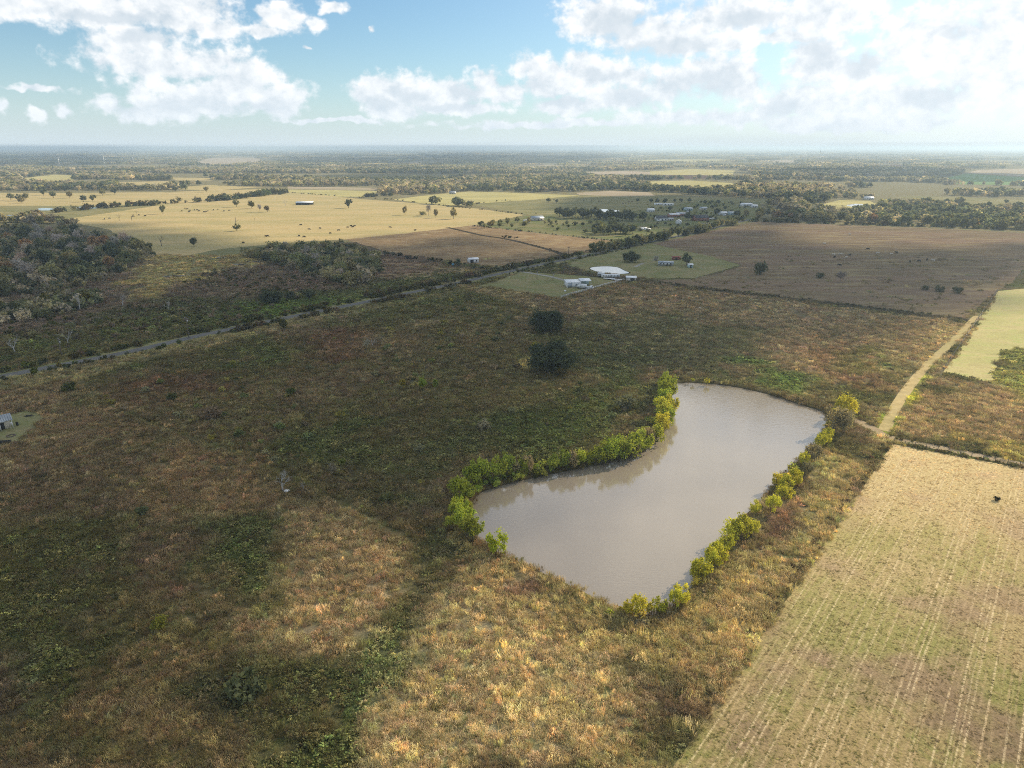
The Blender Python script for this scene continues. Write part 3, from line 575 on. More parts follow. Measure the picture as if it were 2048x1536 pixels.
# ------------------------------------------------------------------ cumulus between the sun and the land (out of the frame, towards the sun)
def ico():
    g = (1 + 5 ** .5) / 2; V = np.array([(-1, g, 0), (1, g, 0), (-1, -g, 0), (1, -g, 0), (0, -1, g), (0, 1, g), (0, -1, -g), (0, 1, -g), (g, 0, -1), (g, 0, 1), (-g, 0, -1), (-g, 0, 1)], float)
    F = [(0, 11, 5), (0, 5, 1), (0, 1, 7), (0, 7, 10), (0, 10, 11), (1, 5, 9), (5, 11, 4), (11, 10, 2), (10, 7, 6), (7, 1, 8), (3, 9, 4), (3, 4, 2), (3, 2, 6), (3, 6, 8), (3, 8, 9), (4, 9, 5), (2, 4, 11), (6, 2, 10), (8, 6, 7), (9, 8, 1)]
    return V / np.linalg.norm(V, axis=1)[:, None], np.array(F)
ICO_V, ICO_F = ico()
M_CLOUD, t = mat('cloud'); d = t.n('ShaderNodeBsdfDiffuse', {'Color': (0.9, 0.9, 0.9, 1)}); tr = t.n('ShaderNodeBsdfTranslucent', {'Color': (0.9, 0.9, 0.9, 1)})
finish(t, t.n('ShaderNodeMixShader', {0: 0.35, 1: d.outputs[0], 2: tr.outputs[0]}).outputs[0])
CLOUD_H = 2000.0; LEN = CLOUD_H / math.tan(SUN_EL)
SHIFT = np.array([math.sin(SUN_AZ), math.cos(SUN_AZ)]) * LEN
def cloud(label, poly, soft=55.0, step=25.0, seed=1, holes=()):
    r = np.random.default_rng(seed); lo = poly.min(0) - soft; hi = poly.max(0) + soft
    gx, gy = np.meshgrid(np.arange(lo[0], hi[0], step), np.arange(lo[1], hi[1], step)); x = gx.ravel() + r.uniform(-.5, .5, gx.size) * step; y = gy.ravel() + r.uniform(-.5, .5, gx.size) * step
    c = smooth(sdist(x, y, poly) + (fbm2(x, y, soft * 2.2, 4) - .5) * soft * 1.6, -soft, soft)
    for h, hs in holes: c = c * (1 - smooth(sdist(x, y, h), -hs, hs))
    keep = r.random(len(x)) < c ** 1.3; x, y, c = x[keep], y[keep], c[keep]
    rad = step * (0.35 + 0.62 * c) * r.uniform(0.8, 1.2, len(x)); n = len(x)
    ctr = np.stack([x + SHIFT[0], y + SHIFT[1], CLOUD_H + r.uniform(-6, 14, n) * c], 1)
    V = (ICO_V[None] * (rad[:, None] * np.array([1, 1, 0.75]))[:, None, :] + ctr[:, None, :]).reshape(-1, 3)
    F = (ICO_F[None] + (np.arange(n) * 12)[:, None, None]).reshape(-1, 3)
    return ob('cloud', mesh_np('cloud', V, F, M_CLOUD, shade=True), label=label, kind='structure')
S1 = GP([(-500, 1750), (380, 1700), (560, 1500), (690, 1265), (770, 1130), (850, 1005), (960, 920), (1180, 880), (1270, 800), (1330, 735), (1600, 690), (1830, 640), (1960, 590), (2100, 540), (2300, 505), (2100, 494), (1700, 497), (1480, 460), (1230, 498), (1000, 512), (740, 492), (500, 487), (330, 462), (150, 447), (-300, 470), (-900, 600), (-1200, 900)])
cloud('broad flat cumulus cloud between the sun and the dark meadow', S1, 34.0, 26.0, 2)
cloud('cumulus cloud between the sun and the village', GP([(1120, 398), (1290, 390), (1620, 397), (1600, 436), (1480, 447), (1330, 466), (1180, 450)]), 60, 34, 3)
cloud('cumulus cloud shading the far woods', GP([(560, 318), (900, 312), (1250, 314), (1150, 326), (900, 331), (620, 330)]), 160, 110, 4)
cloud('cumulus cloud shading the low country', GP([(-300, 318), (150, 313), (260, 322), (100, 334), (-300, 338)]), 160, 100, 5)
cloud('cumulus cloud shading the eastern woods', GP([(1500, 345), (1800, 340), (2100, 350), (2050, 362), (1700, 360)]), 90, 60, 6)
cloud('small cumulus cloud shading the middle woods', GP([(620, 352), (900, 345), (1000, 352), (800, 366)]), 90, 60, 7)
cloud('ragged cumulus cloud shading the brown field', GP([(760, 470), (850, 462), (1000, 485), (1150, 498), (1000, 500), (800, 490)]), 40, 26, 8)

# ------------------------------------------------------------------ the hazy air
def haze():
    H = 60500.0; mb = MB().box(-H, H, -H, H, -2.6, 96.0); m, t = mat('haze_air')
    pv = t.n('ShaderNodeVolumePrincipled', {'Color': (*HAZE_COLOR, 1), 'Density': HAZE_DENSITY, 'Anisotropy': HAZE_ANISO})
    t.n('ShaderNodeOutputMaterial', {'Volume': pv.outputs[0]})
    o = mb.build('haze', m); o['kind'] = 'stuff'; o['label'] = 'thin blue haze lying over the whole plain'
haze()
# ------------------------------------------------------------------ vegetation meshes (unit height, scaled when placed)
def leaves(r, ctr, crad, per, size, aspect=1.0, up=0.0, droop=0.0, shellness=0.0):
    """many small leaf faces gathered in clumps"""
    K = len(ctr); idx = np.repeat(np.arange(K), per); n = len(idx)
    d = r.normal(size=(n, 3)); d /= np.linalg.norm(d, axis=1)[:, None] + 1e-9
    rr = (shellness + (1 - shellness) * r.random(n)) ** 0.6
    p = ctr[idx] + d * (crad[idx] * rr)[:, None]
    p[:, 2] -= droop * r.random(n) * crad[idx]
    nn = d * 0.9 + r.normal(size=(n, 3)) * 0.55 + np.array([0, 0, up]); nn /= np.linalg.norm(nn, axis=1)[:, None] + 1e-9
    a = np.cross(nn, r.normal(size=(n, 3))); a /= np.linalg.norm(a, axis=1)[:, None] + 1e-9; b = np.cross(nn, a)
    s = size * r.uniform(0.55, 1.3, n)[:, None]; w = a * s * 0.5; h = b * s * 0.5 * aspect
    V = np.stack([p - w - h, p + w - h * 0.6, p + w * 0.7 + h, p - w * 0.8 + h * 0.8], 1).reshape(-1, 3)
    F = np.arange(4 * n).reshape(-1, 4); return V, F, np.clip(r.normal(0.5, 0.22, n), 0, 1)
def lobes(r, n, zc, rx, rz, spread, top=1.0):
    """clump centres of a crown made of a few bulging lobes"""
    out = []
    for i in range(n):
        d = r.normal(size=3); d /= np.linalg.norm(d); k = r.uniform(0.55, 1.0)
        out.append((d[0] * rx * k * spread, d[1] * rx * k * spread, zc + d[2] * rz * k))
    return np.array(out)
def limbs(r, ctr, base_h, rad, k=4, nmax=9, stems=1, k0=6):
    mb = MB(); 
    for s in range(stems):
        a = r.uniform(0, 6.28); o = 0.0 if stems == 1 else 0.03
        b0 = np.array([math.cos(a) * o, math.sin(a) * o, -0.02]); top = np.array([math.cos(a) * o * 4, math.sin(a) * o * 4, base_h]) + r.normal(size=3) * 0.015
        mb.tube([b0, b0 * 0.4 + top * 0.6 + r.normal(size=3) * 0.01, top], [rad, rad * 0.75, rad * 0.55], k0)
        for c in ctr[s::stems][:nmax]:
            m = top * 0.5 + c * 0.5 + np.array([0, 0, 0.05]) + r.normal(size=3) * 0.02
            mb.tube([top - np.array([0, 0, 0.03]), m, c], [rad * 0.42, rad * 0.25, rad * 0.08], k, False)
    return mb
def make_tree(seed, n, zc, rx, rz, crad, per, size, base_h, rad, aspect=1.0, droop=0.0, stems=1, mat_=None, bark=None, up=0.25, spread=1.0, nm='tree'):
    r = np.random.default_rng(seed); ctr = lobes(r, n, zc, rx, rz, spread); cr = crad * r.uniform(0.5, 1.4, n)
    V, F, v = leaves(r, ctr, cr, per, size, aspect, up, droop)
    V[:, 2] = np.maximum(V[:, 2], 0.01)
    return (limbs(r, ctr, base_h, rad, stems=stems).mesh(nm + '_trunk', bark or M_BARK), mesh_np(nm + '_crown', V, F, mat_ or M_LEAF, v))
def make_bare(seed, depth=4, spread=0.55, r0=0.02, bark=None, nm='bare', lean=0.0):
    r = np.random.default_rng(seed); tr, br = MB(), MB()
    def grow(mb, p, d, L, rad, lvl):
        q = p + d * L * 0.5 + r.normal(size=3) * L * 0.05; e = q + d * L * 0.5 + r.normal(size=3) * L * 0.07
        mb.tube([p, q, e], [rad, rad * 0.8, rad * 0.6], 5 if lvl == 0 else 3, lvl == 0)
        if lvl >= depth: return
        for i in range(3 if lvl < 2 else r.integers(2, 4)):
            nd = d + r.normal(size=3) * spread; nd[2] = abs(nd[2]) * 0.7 + 0.25; nd /= np.linalg.norm(nd)
            grow(br, p * (1 - f) + e * f if (f := r.uniform(.55, 1.0)) < 0.9 else e, nd, L * r.uniform(0.6, 0.85), rad * 0.58, lvl + 1)
    d0 = np.array([lean, 0.1 * lean, 1.0]); grow(tr, np.array([0, 0, -0.02]), d0 / np.linalg.norm(d0), 0.36, r0, 0)
    zmax = max(p[2] for p in br.V)
    tr.V = [tuple(np.array(p) / zmax) for p in tr.V]; br.V = [tuple(np.array(p) / zmax) for p in br.V]
    return (tr.mesh(nm + '_trunk', bark or M_PALEBARK), br.mesh(nm + '_branches', bark or M_PALEBARK))
KIND = {
 'willow': [make_tree(10 + s, 17, 0.62, 0.33, 0.29, 0.15, 90, 0.043, 0.32, 0.014, 1.3, 1.0, 4, nm='willow', spread=1.15) for s in range(6)],
 'oak': [make_tree(30 + s, 60, 0.50, 0.50, 0.34, 0.19, 150, 0.046, 0.22, 0.045, nm='oak', spread=1.15) for s in range(2)],
 'leafy': [make_tree(40 + s, 22, 0.60, 0.32, 0.30, 0.17, 34, 0.075, 0.3, 0.022, nm='leafy') for s in range(5)],
 'round': [make_tree(50 + s, 22, 0.56, 0.36, 0.30, 0.18, 34, 0.08, 0.24, 0.03, nm='round') for s in range(4)],
 'cedar': [make_tree(60 + s, 16, 0.48, 0.20, 0.40, 0.15, 40, 0.07, 0.2, 0.03, nm='cedar') for s in range(3)],
 'twiggy': [make_tree(70 + s, 22, 0.62, 0.30, 0.30, 0.17, 52, 0.10, 0.34, 0.02, 0.16, nm='twiggy', mat_=M_TWIG, up=0.0) for s in range(4)],
 'bush': [make_tree(80 + s, 14, 0.42, 0.50, 0.34, 0.30, 40, 0.12, 0.15, 0.03, 1.0, 0, 2, nm='bush') for s in range(4)],
 'bare': [make_bare(90 + s, 4, 0.55, 0.028) for s in range(4)],
 'snag': [make_bare(96 + s, 2, 0.4, 0.022, M_BARK, 'snag', 0.15) for s in range(3)],
}
TREES = []; _tc = {}
def tree(kind, u, v, hpx, w=1.0, col=(0.06, 0.07, 0.03), label=None, cat='tree', group=None, name=None, xy=None, h=None, z=0.0):
    k = _tc.get(kind, 0); _tc[kind] = k + 1; tm, cm = KIND[kind][k % len(KIND[kind])]
    p = G(u, v) if xy is None else np.array([xy[0], xy[1], 0.0])
    H = hpx * MPP(u, v) if h is None else h; rr = random.Random(k * 77 + len(TREES))
    root = thing(name or {'willow': 'willow_tree', 'oak': 'oak_tree', 'bush': 'shrub', 'bare': 'bare_tree', 'snag': 'dead_tree', 'cedar': 'cedar_tree'}.get(kind, 'tree'), label, cat, (p[0], p[1], z), rr.uniform(0, 6.28), group)
    root.scale = (H * w, H * w, H)
    ob('trunk', tm, root); c = ob('branches' if kind in ('bare', 'snag') else 'crown', cm, root)
    j = rr.uniform(0.85, 1.15); c.color = (col[0] * j * rr.uniform(.93, 1.07), col[1] * j, col[2] * j, 1)
    TREES.append((p[0], p[1], H * w * 0.45)); return root

# willows round the pond, bank by bank
YG, YEL, DKY, GRY = (0.36, 0.43, 0.07), (0.56, 0.56, 0.085), (0.28, 0.34, 0.065), (0.30, 0.27, 0.18)
BANKS = [
 ('along the shaded west bank, counted from the lone willow', 'willows on the west end of the pond', [(955, 1072, 34), (940, 1086, 40), (925, 1066, 38), (912, 1042, 36), (928, 1030, 32), (918, 1008, 38), (938, 1002, 34), (905, 1060, 26)], [YG, YG, DKY]),
 ('along the far bank, counted from the west corner', 'willows on the far bank', [(945, 978, 38), (960, 972, 42), (972, 968, 40), (985, 965, 42), (998, 961, 44), (1014, 957, 46), (1030, 955, 40), (1044, 953, 34), (1058, 950, 36)], [DKY, YG, DKY, GRY]),
 ('in the low row of the far bank, counted from the gap', 'low willows on the far bank', [(1105, 944, 28), (1120, 941, 34), (1132, 939, 30), (1143, 937, 34), (1160, 934, 30), (1174, 931, 32), (1188, 929, 32), (1208, 926, 44), (1219, 924, 42), (1238, 920, 46), (1252, 916, 48), (1263, 913, 40), (1273, 908, 46), (1286, 901, 44), (1298, 892, 42)], [DKY, YG, YG, GRY, DKY, YG]),
 ('up the inlet, counted from its mouth', 'willows up the pond inlet', [(1310, 884, 42), (1322, 866, 42), (1335, 852, 42), (1324, 842, 38), (1338, 830, 42), (1328, 818, 38), (1338, 806, 40), (1324, 798, 36), (1336, 786, 36), (1322, 780, 28), (1330, 772, 24)], [YG, YEL, YG, YG]),
 ('on the sunny east bank, counted from the track', 'yellow willows on the east bank', [(1682, 834, 30), (1698, 832, 26), (1668, 866, 34), (1684, 868, 30), (1658, 882, 20), (1648, 895, 24), (1636, 906, 24), (1624, 930, 32), (1606, 938, 32), (1614, 950, 24), (1588, 968, 32), (1594, 977, 26), (1554, 977, 24), (1570, 986, 26), (1558, 1002, 26), (1574, 1002, 18), (1540, 1030, 32), (1510, 1032, 26)], [YEL, (0.50, 0.49, 0.07), YEL, GRY]),
 ('near the sunny south end, counted along the bank', 'yellow-green willows on the south-east bank', [(1502, 1075, 30), (1480, 1086, 46), (1463, 1086, 30), (1453, 1111, 28), (1434, 1121, 30), (1432, 1143, 36), (1421, 1141, 38), (1403, 1161, 30), (1391, 1157, 26), (1363, 1212, 36), (1346, 1222, 44), (1316, 1230, 34), (1296, 1230, 26), (1278, 1234, 40), (1256, 1230, 26)], [(0.48, 0.48, 0.07), YEL, (0.44, 0.46, 0.065)]),
]
wr = random.Random(5)
for where, grp, lst, cols in BANKS:
    for i, (u, v, h) in enumerate(lst):
        c = cols[wr.randrange(len(cols))]; tone = 'grey half-bare' if c is GRY else ('yellow' if c is YEL else 'green')
        p = G(u, v); sd = float(sdist(np.array([p[0]]), np.array([p[1]]), POND)[0]); z = float(bank_h(np.array(sd))) if sd > -6 else 0.0
        tree('willow', u + wr.uniform(-3, 3), v, h * wr.uniform(0.95, 1.5) * (1.2 if 'yellow' in grp else (1.25 if 'west end' in grp else 1.0)), wr.uniform(0.7, 1.05), c, f'{ORD[i]} willow {where}, {tone}', 'willow', grp, z=max(z, -0.9))
tree('willow', 995, 1114, 60, 0.95, (0.36, 0.42, 0.045), 'lone bright green willow on the near west bank of the pond', 'willow', z=0.1)
tree('willow', 1385, 766, 12, 0.9, YEL, 'tiny yellow willow at the head of the pond, nearer the inlet', 'willow'); tree('willow', 1413, 769, 16, 0.9, YEL, 'small yellow willow at the head of the pond, beyond the inlet', 'willow')
# live oaks in the meadow
tree('oak', 1106, 742, 66, 1.28, (0.08, 0.10, 0.066), 'big dark live oak in the meadow, nearer the pond', 'oak')
tree('oak', 1096, 663, 47, 1.20, (0.08, 0.10, 0.07), 'big dark live oak in the meadow beside the curved wheel ruts', 'oak')
# saplings and shrubs standing out of the meadow
for kind, u, v, h, w, c, lab in [
 ('leafy', 805, 780, 22, 0.8, (0.20, 0.17, 0.03), 'yellowish sapling, westernmost of three in the dark meadow'), ('leafy', 846, 781, 26, 0.75, (0.14, 0.18, 0.03), 'bright green sapling, middle of three in the dark meadow'),
 ('leafy', 871, 779, 20, 0.75, (0.11, 0.15, 0.03), 'green sapling, easternmost of three in the dark meadow'), ('leafy', 1072, 708, 24, 1.0, (0.20, 0.18, 0.04), 'yellow-leaved small tree behind the nearer live oak'),
 ('twiggy', 734, 700, 20, 1.0, (0.20, 0.18, 0.13), 'pale twiggy sapling in the meadow below the road'), ('bush', 422, 838, 28, 1.1, (0.16, 0.13, 0.10), 'broad greyish brown shrub in the western meadow'),
 ('bush', 345, 800, 16, 1.2, (0.06, 0.075, 0.03), 'dark green shrub beside the trodden path'), ('bush', 140, 782, 18, 1.3, (0.055, 0.07, 0.028), 'dark green shrub at the corner of the pale meadow'),
 ('leafy', 466, 736, 16, 0.8, (0.17, 0.18, 0.05), 'pale green sapling in the reddish growth below the road'), ('bush', 581, 790, 14, 1.1, (0.06, 0.08, 0.03), 'low dark shrub in the middle of the meadow'),
 ('twiggy', 665, 955, 30, 0.8, (0.16, 0.14, 0.10), 'brown twiggy sapling east of the white bare tree'), ('leafy', 685, 935, 18, 0.9, (0.12, 0.14, 0.04), 'small green sapling near the meadow path'),
 ('bush', 840, 905, 18, 1.0, (0.15, 0.16, 0.11), 'round greyish shrub in the meadow west of the pond'), ('bush', 967, 858, 20, 1.2, (0.17, 0.16, 0.12), 'grey shrub in the meadow north-west of the pond'),
 ('bush', 1250, 818, 30, 1.2, (0.14, 0.15, 0.10), 'large pale grey shrub west of the inlet willows'), ('bush', 1023, 826, 12, 1.1, (0.15, 0.16, 0.10), 'small greyish shrub in the dark meadow'),
 ('bush', 775, 1005, 20, 1.2, (0.09, 0.10, 0.045), 'olive shrub beside the meadow path near the pond'), ('bush', 285, 1030, 20, 1.2, (0.08, 0.09, 0.05), 'dull green shrub in the western foreground meadow'),
 ('bush', 500, 1390, 50, 1.2, (0.085, 0.10, 0.055), 'large grey-green shrub in the foreground meadow'), ('leafy', 320, 1265, 36, 1.0, (0.13, 0.14, 0.03), 'yellowish weedy sapling in the foreground meadow'),
 ('bush', 1994, 1001, 9, 1.0, (0.018, 0.022, 0.016), 'small dark shrub alone in the stubble field'), ('bush', 1160, 770, 8, 1.2, (0.05, 0.07, 0.03), 'low green shrub east of the nearer live oak'),
 ('bush', 560, 860, 16, 1.1, (0.10, 0.12, 0.05), 'pale green shrub north of the tan patch'), ('bush', 620, 740, 12, 1.1, (0.12, 0.12, 0.08), 'grey shrub between the path and the road'),
 ('bush', 1519, 548, 24, 0.8, (0.05, 0.06, 0.035), 'dark shrubby tree alone in the purple-brown field'),
 ('twiggy', 1680, 565, 22, 1.1, (0.13, 0.11, 0.10), 'grey thorny scrub in the purple-brown field, east of the lone tree'), ('bush', 1640, 556, 12, 1.0, (0.05, 0.06, 0.035), 'small dark scrub west of the grey scrub'),
 ('bush', 1850, 580, 10, 1.2, (0.05, 0.06, 0.04), 'low scrub in the purple-brown field, westernmost by the ditch'), ('bush', 1880, 583, 13, 1.2, (0.05, 0.06, 0.04), 'low scrub in the purple-brown field, middle of three by the ditch'), ('bush', 1915, 586, 13, 1.2, (0.05, 0.06, 0.04), 'low scrub in the purple-brown field, nearest the hay strip')]:
    tree(kind, u, v, h * 1.15, w, tuple(q * (1.0 if 'stubble' in lab else 1.7) for q in c), lab, 'shrub' if kind == 'bush' else 'sapling', name='shrub' if kind == 'bush' else 'sapling')
for u, v, h, w, lab in [(566, 984, 52, 0.95, 'white leafless tree standing over junk in the tan patch'), (608, 984, 26, 0.9, 'smaller white leafless tree beside the white bare tree'),
                        (31, 706, 40, 0.9, 'white dead tree north of the road, by the frame edge'), (137, 688, 31, 0.9, 'white dead tree north of the road beside a utility pole'),
                        (160, 622, 34, 1.0, 'pale leafless tree at the end of the shrub belt'), (246, 614, 30, 1.0, 'pale leafless tree east of the shrub belt'), (338, 622, 26, 0.8, 'thin pale leafless tree in the roadside pasture'),
                        (571, 412, 12, 0.9, 'pale bare tree west of the long pole barn'), (1069, 1462, 22, 0.7, 'small leafless sapling in the foreground straw'), (745, 694, 16, 1.6, 'grey tangle of dead branches in the meadow')]:
    tree('bare', u, v, h, w, (0.4, 0.38, 0.35), lab, 'bare tree')
for u, v, h, lab in [(323, 492, 20, 'dead snag at the tip of the western wood'), (239, 441, 14, 'leaning dead snag in the sunny pasture, westernmost'), (264, 441, 14, 'leaning dead snag in the sunny pasture beside cattle'),
                     (273, 428, 7, 'short dead stump trunk in the sunny pasture'), (509, 441, 7, 'low dead snag below the cattle herd'), (471, 448, 14, 'dead snag above the shrub in the pasture')]:
    tree('snag', u, v, h, 1.0, (0.2, 0.18, 0.16), lab, 'dead tree')
DGR, MGR, OLV, RST, GYB, TANL = (0.11, 0.13, 0.085), (0.20, 0.215, 0.115), (0.29, 0.275, 0.155), (0.37, 0.25, 0.15), (0.42, 0.38, 0.33), (0.52, 0.42, 0.32)
for u, v, h, w, c, lab in [(326, 428, 20, 0.75, MGR, 'full green tree alone west of the cattle herd'), (473, 414, 18, 0.9, MGR, 'green tree below the hedge clump, westernmost of the pasture group'), (504, 417, 17, 1.0, (0.14, 0.13, 0.03), 'yellowish tree in the pasture group'),
                           (520, 424, 16, 0.8, GYB, 'grey twiggy tree in the pasture group'), (535, 424, 14, 1.0, (0.15, 0.13, 0.10), 'rounded grey tree, easternmost of the pasture group'), (697, 416, 20, 0.95, DGR, 'dark round tree east of the long pole barn'),
                           (474, 462, 16, 1.3, MGR, 'spreading grey-green tree in the middle of the pasture'), (388, 493, 20, 1.0, DGR, 'dark tree alone in the shaded pasture'), (810, 430, 20, 0.6, OLV, 'leaning thin tree, westernmost of the pasture row'),
                           (857, 432, 24, 0.6, GYB, 'tall thin tree in the pasture row'), (872, 436, 20, 0.6, OLV, 'ragged thin tree in the pasture row'), (907, 438, 25, 0.75, OLV, 'tall ragged tree, easternmost of the pasture row'), (845, 430, 9, 1.4, OLV, 'low bush in the pasture row'),
                           (1262, 524, 23, 1.2, DGR, 'spreading dark tree by the lane above the small white pond'), (1312, 528, 18, 1.0, GYB, 'bare twiggy tree west of the mobile home'), (1373, 531, 27, 1.0, DGR, 'big dark tree east of the mobile home'),
                           (917, 533, 18, 1.0, DGR, 'dark cedar beside the small blue tank'), (949, 536, 9, 1.4, MGR, 'low bush in front of the white field shed'), (1632, 404, 12, 1.3, DGR, 'dark round tree west of the marsh pond'),
                           (2012, 408, 10, 1.2, DGR, 'dark round tree in the eastern pasture, upper one'), (2028, 418, 11, 1.2, DGR, 'dark round tree in the eastern pasture, lower one'), (568, 660, 26, 0.9, (0.13, 0.13, 0.05), 'green tree on the near side of the road'),
                           (770, 512, 13, 0.9, DGR, 'dark cedar at the west end of the brown field'), (786, 513, 8, 1.2, DGR, 'low dark cedar beside the brown field'), (863, 522, 9, 1.2, DGR, 'dark bush on the brown field edge'),
                           (543, 607, 28, 1.3, DGR, 'dark evergreen tree north of the road, westernmost of three'), (582, 600, 20, 1.2, DGR, 'dark evergreen tree north of the road, middle of three'), (620, 602, 28, 1.1, DGR, 'dark evergreen tree north of the road, easternmost of three'), (700, 548, 18, 0.9, (0.18, 0.17, 0.04), 'yellow-green tree at the edge of the thicket'),
                           (70, 752, 20, 1.0, (0.12, 0.15, 0.03), 'leafy green roadside tree nearest the frame edge'), (120, 738, 16, 0.8, (0.20, 0.17, 0.03), 'yellow roadside tree beside the first utility pole')]:
    k = 'twiggy' if c is GYB else ('cedar' if 'cedar' in lab else ('bush' if 'bush' in lab else ('oak' if w >= 1.2 and h > 20 else 'round')))
    tree(k, u, v, h, w, c, lab, 'tree', name='tree' if k != 'bush' else 'shrub')

def in_px(x, y, px): return sdist(x, y, GP(px)) > 0
def poisson(poly, spacing, seed, maxn=10 ** 6):
    r = np.random.default_rng(seed); lo, hi = poly.min(0), poly.max(0); gx, gy = np.meshgrid(np.arange(lo[0], hi[0], spacing), np.arange(lo[1], hi[1], spacing))
    p = np.stack([gx.ravel(), gy.ravel()], 1) + r.uniform(-.48, .48, (gx.size, 2)) * spacing
    return p[sdist(p[:, 0], p[:, 1], poly) > 0][:maxn]
def visible(p, h=12.0, mrg=60):
    d = p[:, 1] * cp + (CAMH) * sp; u = 1024 + FPX * p[:, 0] / d
    return (u > -mrg) & (u < 2048 + mrg)
def grove(px, spacing, hm, palette, kinds, where, group, seed, w=(0.85, 1.2), name='tree', cat='tree'):
    """each tree of a wood that can be told apart"""
    pts = poisson(GP(px), spacing, seed); pts = pts[visible(pts, 12, 20)]; r = random.Random(seed)
    x0, x1 = np.quantile(pts[:, 0], (1 / 3, 2 / 3)); y0, y1 = np.quantile(pts[:, 1], (1 / 3, 2 / 3))
    for x, y in pts:
        ew = 'west' if x < x0 else ('east' if x > x1 else 'middle'); nf = 'near edge' if y < y0 else ('far edge' if y > y1 else 'heart')
        c = r.choices(range(len(palette)), [q[1] for q in palette])[0]; col, _, word = palette[c]; kind = 'twiggy' if col in (GYB, TANL) else r.choice(kinds)
        tree(kind, 0, 900, 0, r.uniform(*w), col, f'{word} {where}, {nf}, {ew}', cat, group, name, (x, y), r.uniform(*hm))
MIXW = [(DGR, 4, 'dark green tree'), (MGR, 3, 'mid green tree'), (OLV, 3, 'olive tree'), (RST, 0.8, 'rusty brown tree'), (GYB, 4, 'grey leafless tree'), (TANL, 0.7, 'pale tan leafless tree')]
grove([(-60, 470), (60, 462), (140, 468), (230, 480), (300, 500), (312, 512), (270, 530), (215, 556), (120, 588), (-60, 596)], 20.0, (9, 13.5), MIXW, ['leafy', 'round', 'leafy'], 'in the western wood beside the pasture', 'trees of the western wood', 11)
grove([(-30, 625), (60, 612), (140, 598), (205, 592), (205, 606), (140, 628), (40, 644), (-30, 648)], 13, (5, 8), [(OLV, 3, 'olive tree'), (MGR, 2, 'green tree'), (GYB, 2, 'grey twiggy tree'), ((0.15, 0.14, 0.035), 2, 'yellow-green tree')], ['leafy', 'bush'], 'in the belt between western wood and road', 'trees of the belt by the road', 12)
grove([(490, 512), (560, 498), (640, 494), (700, 498), (752, 515), (765, 545), (735, 568), (690, 575), (640, 562), (590, 545), (540, 527)], 17, (6, 10), [(OLV, 4, 'olive tree'), (MGR, 3, 'green tree'), (GYB, 4, 'grey twiggy tree'), (DGR, 2, 'dark green tree')], ['leafy', 'round', 'bush'], 'in the thicket west of the brown field', 'trees of the thicket', 13)
grove([(1102, 436), (1110, 430), (1200, 433), (1287, 440), (1285, 446), (1200, 441)], 12, (10, 13), [(DGR, 5, 'dark tree'), (MGR, 1, 'green tree')], ['leafy', 'round'], 'in the belt beside the village pond', 'trees of the village belt', 14)
grove([(1182, 470), (1190, 462), (1225, 458), (1270, 464), (1275, 472), (1230, 474)], 11, (8, 12), [(DGR, 5, 'dark spreading tree'), (MGR, 1, 'green spreading tree')], ['round'], 'in the grove below the village', 'trees of the village grove', 15)
grove([(948, 458), (960, 449), (1010, 446), (1075, 444), (1070, 455), (1010, 462)], 16, (5, 8), [(MGR, 3, 'green garden tree'), (OLV, 2, 'olive garden tree')], ['round', 'leafy'], 'round the pale farmhouse', 'trees in the farmhouse garden', 16)
grove([(1088, 449), (1095, 443), (1172, 448), (1170, 455)], 15, (4, 6), [(MGR, 3, 'small green orchard tree'), (OLV, 2, 'small olive orchard tree')], ['round', 'leafy'], 'in the orchard beside the farmhouse', 'trees of the orchard', 17)
for a, b, hm, seed, where, grp in [((1186, 507), (1355, 474), (7, 11), 18, 'in the row beside the road below the village', 'trees of the lower road row'), ((1366, 473), (1470, 448), (7, 11), 19, 'in the row beside the road at the village', 'trees of the upper road row')]:
    A, B = G(*a)[:2], G(*b)[:2]; n = int(np.linalg.norm(B - A) / 7.5); r = random.Random(seed)
    for i in range(n):
        p = A + (B - A) * (i + 0.5) / n + np.array([r.uniform(-3, 3), r.uniform(-3, 3)]); col, word = r.choice([(DGR, 'dark tree'), (DGR, 'dark tree'), (MGR, 'green tree'), (OLV, 'olive tree')])
        tree(r.choice(['leafy', 'round', 'bush']), 0, 900, 0, r.uniform(0.9, 1.25), col, f'{ORD[i]} {where}, {word}' if i < 30 else f'{word} {where}', 'tree', grp, 'tree', p, r.uniform(*hm))
vil = [(1097, 405, 10), (1113, 406, 8), (1276, 404, 8), (1302, 406, 10), (1314, 407, 11), (1329, 408, 12), (1349, 405, 8), (1362, 405, 9), (1379, 405, 10), (1410, 409, 10), (1437, 408, 9), (1340, 422, 11), (1376, 441, 18), (1433, 431, 16), (1473, 434, 15), (1395, 414, 7), (1425, 417, 8), (1450, 420, 9), (1330, 450, 7), (1415, 447, 7), (1352, 462, 10), (1302, 458, 8), (1200, 465, 10), (1166, 452, 8)]
for i, (u, v, h) in enumerate(vil):
    tree('round', u, v, h, 1.15, DGR, f'{ORD[i]} dark round yard tree of the village, counting along the yards', 'tree', 'yard trees of the village')
w38 = [(38, 402), (52, 400), (44, 407), (87, 391), (107, 396), (140, 396), (167, 404), (186, 403), (205, 391), (229, 389), (22, 400), (413, 384), (350, 384)]
for i, (u, v) in enumerate(w38):
    tree('round', u, v, 15 - 3 * (i > 10), 1.1, [DGR, MGR, OLV][i % 3], f'{ORD[i]} spreading tree in the far western pasture, counting along it', 'tree', 'scattered trees of the far pasture')
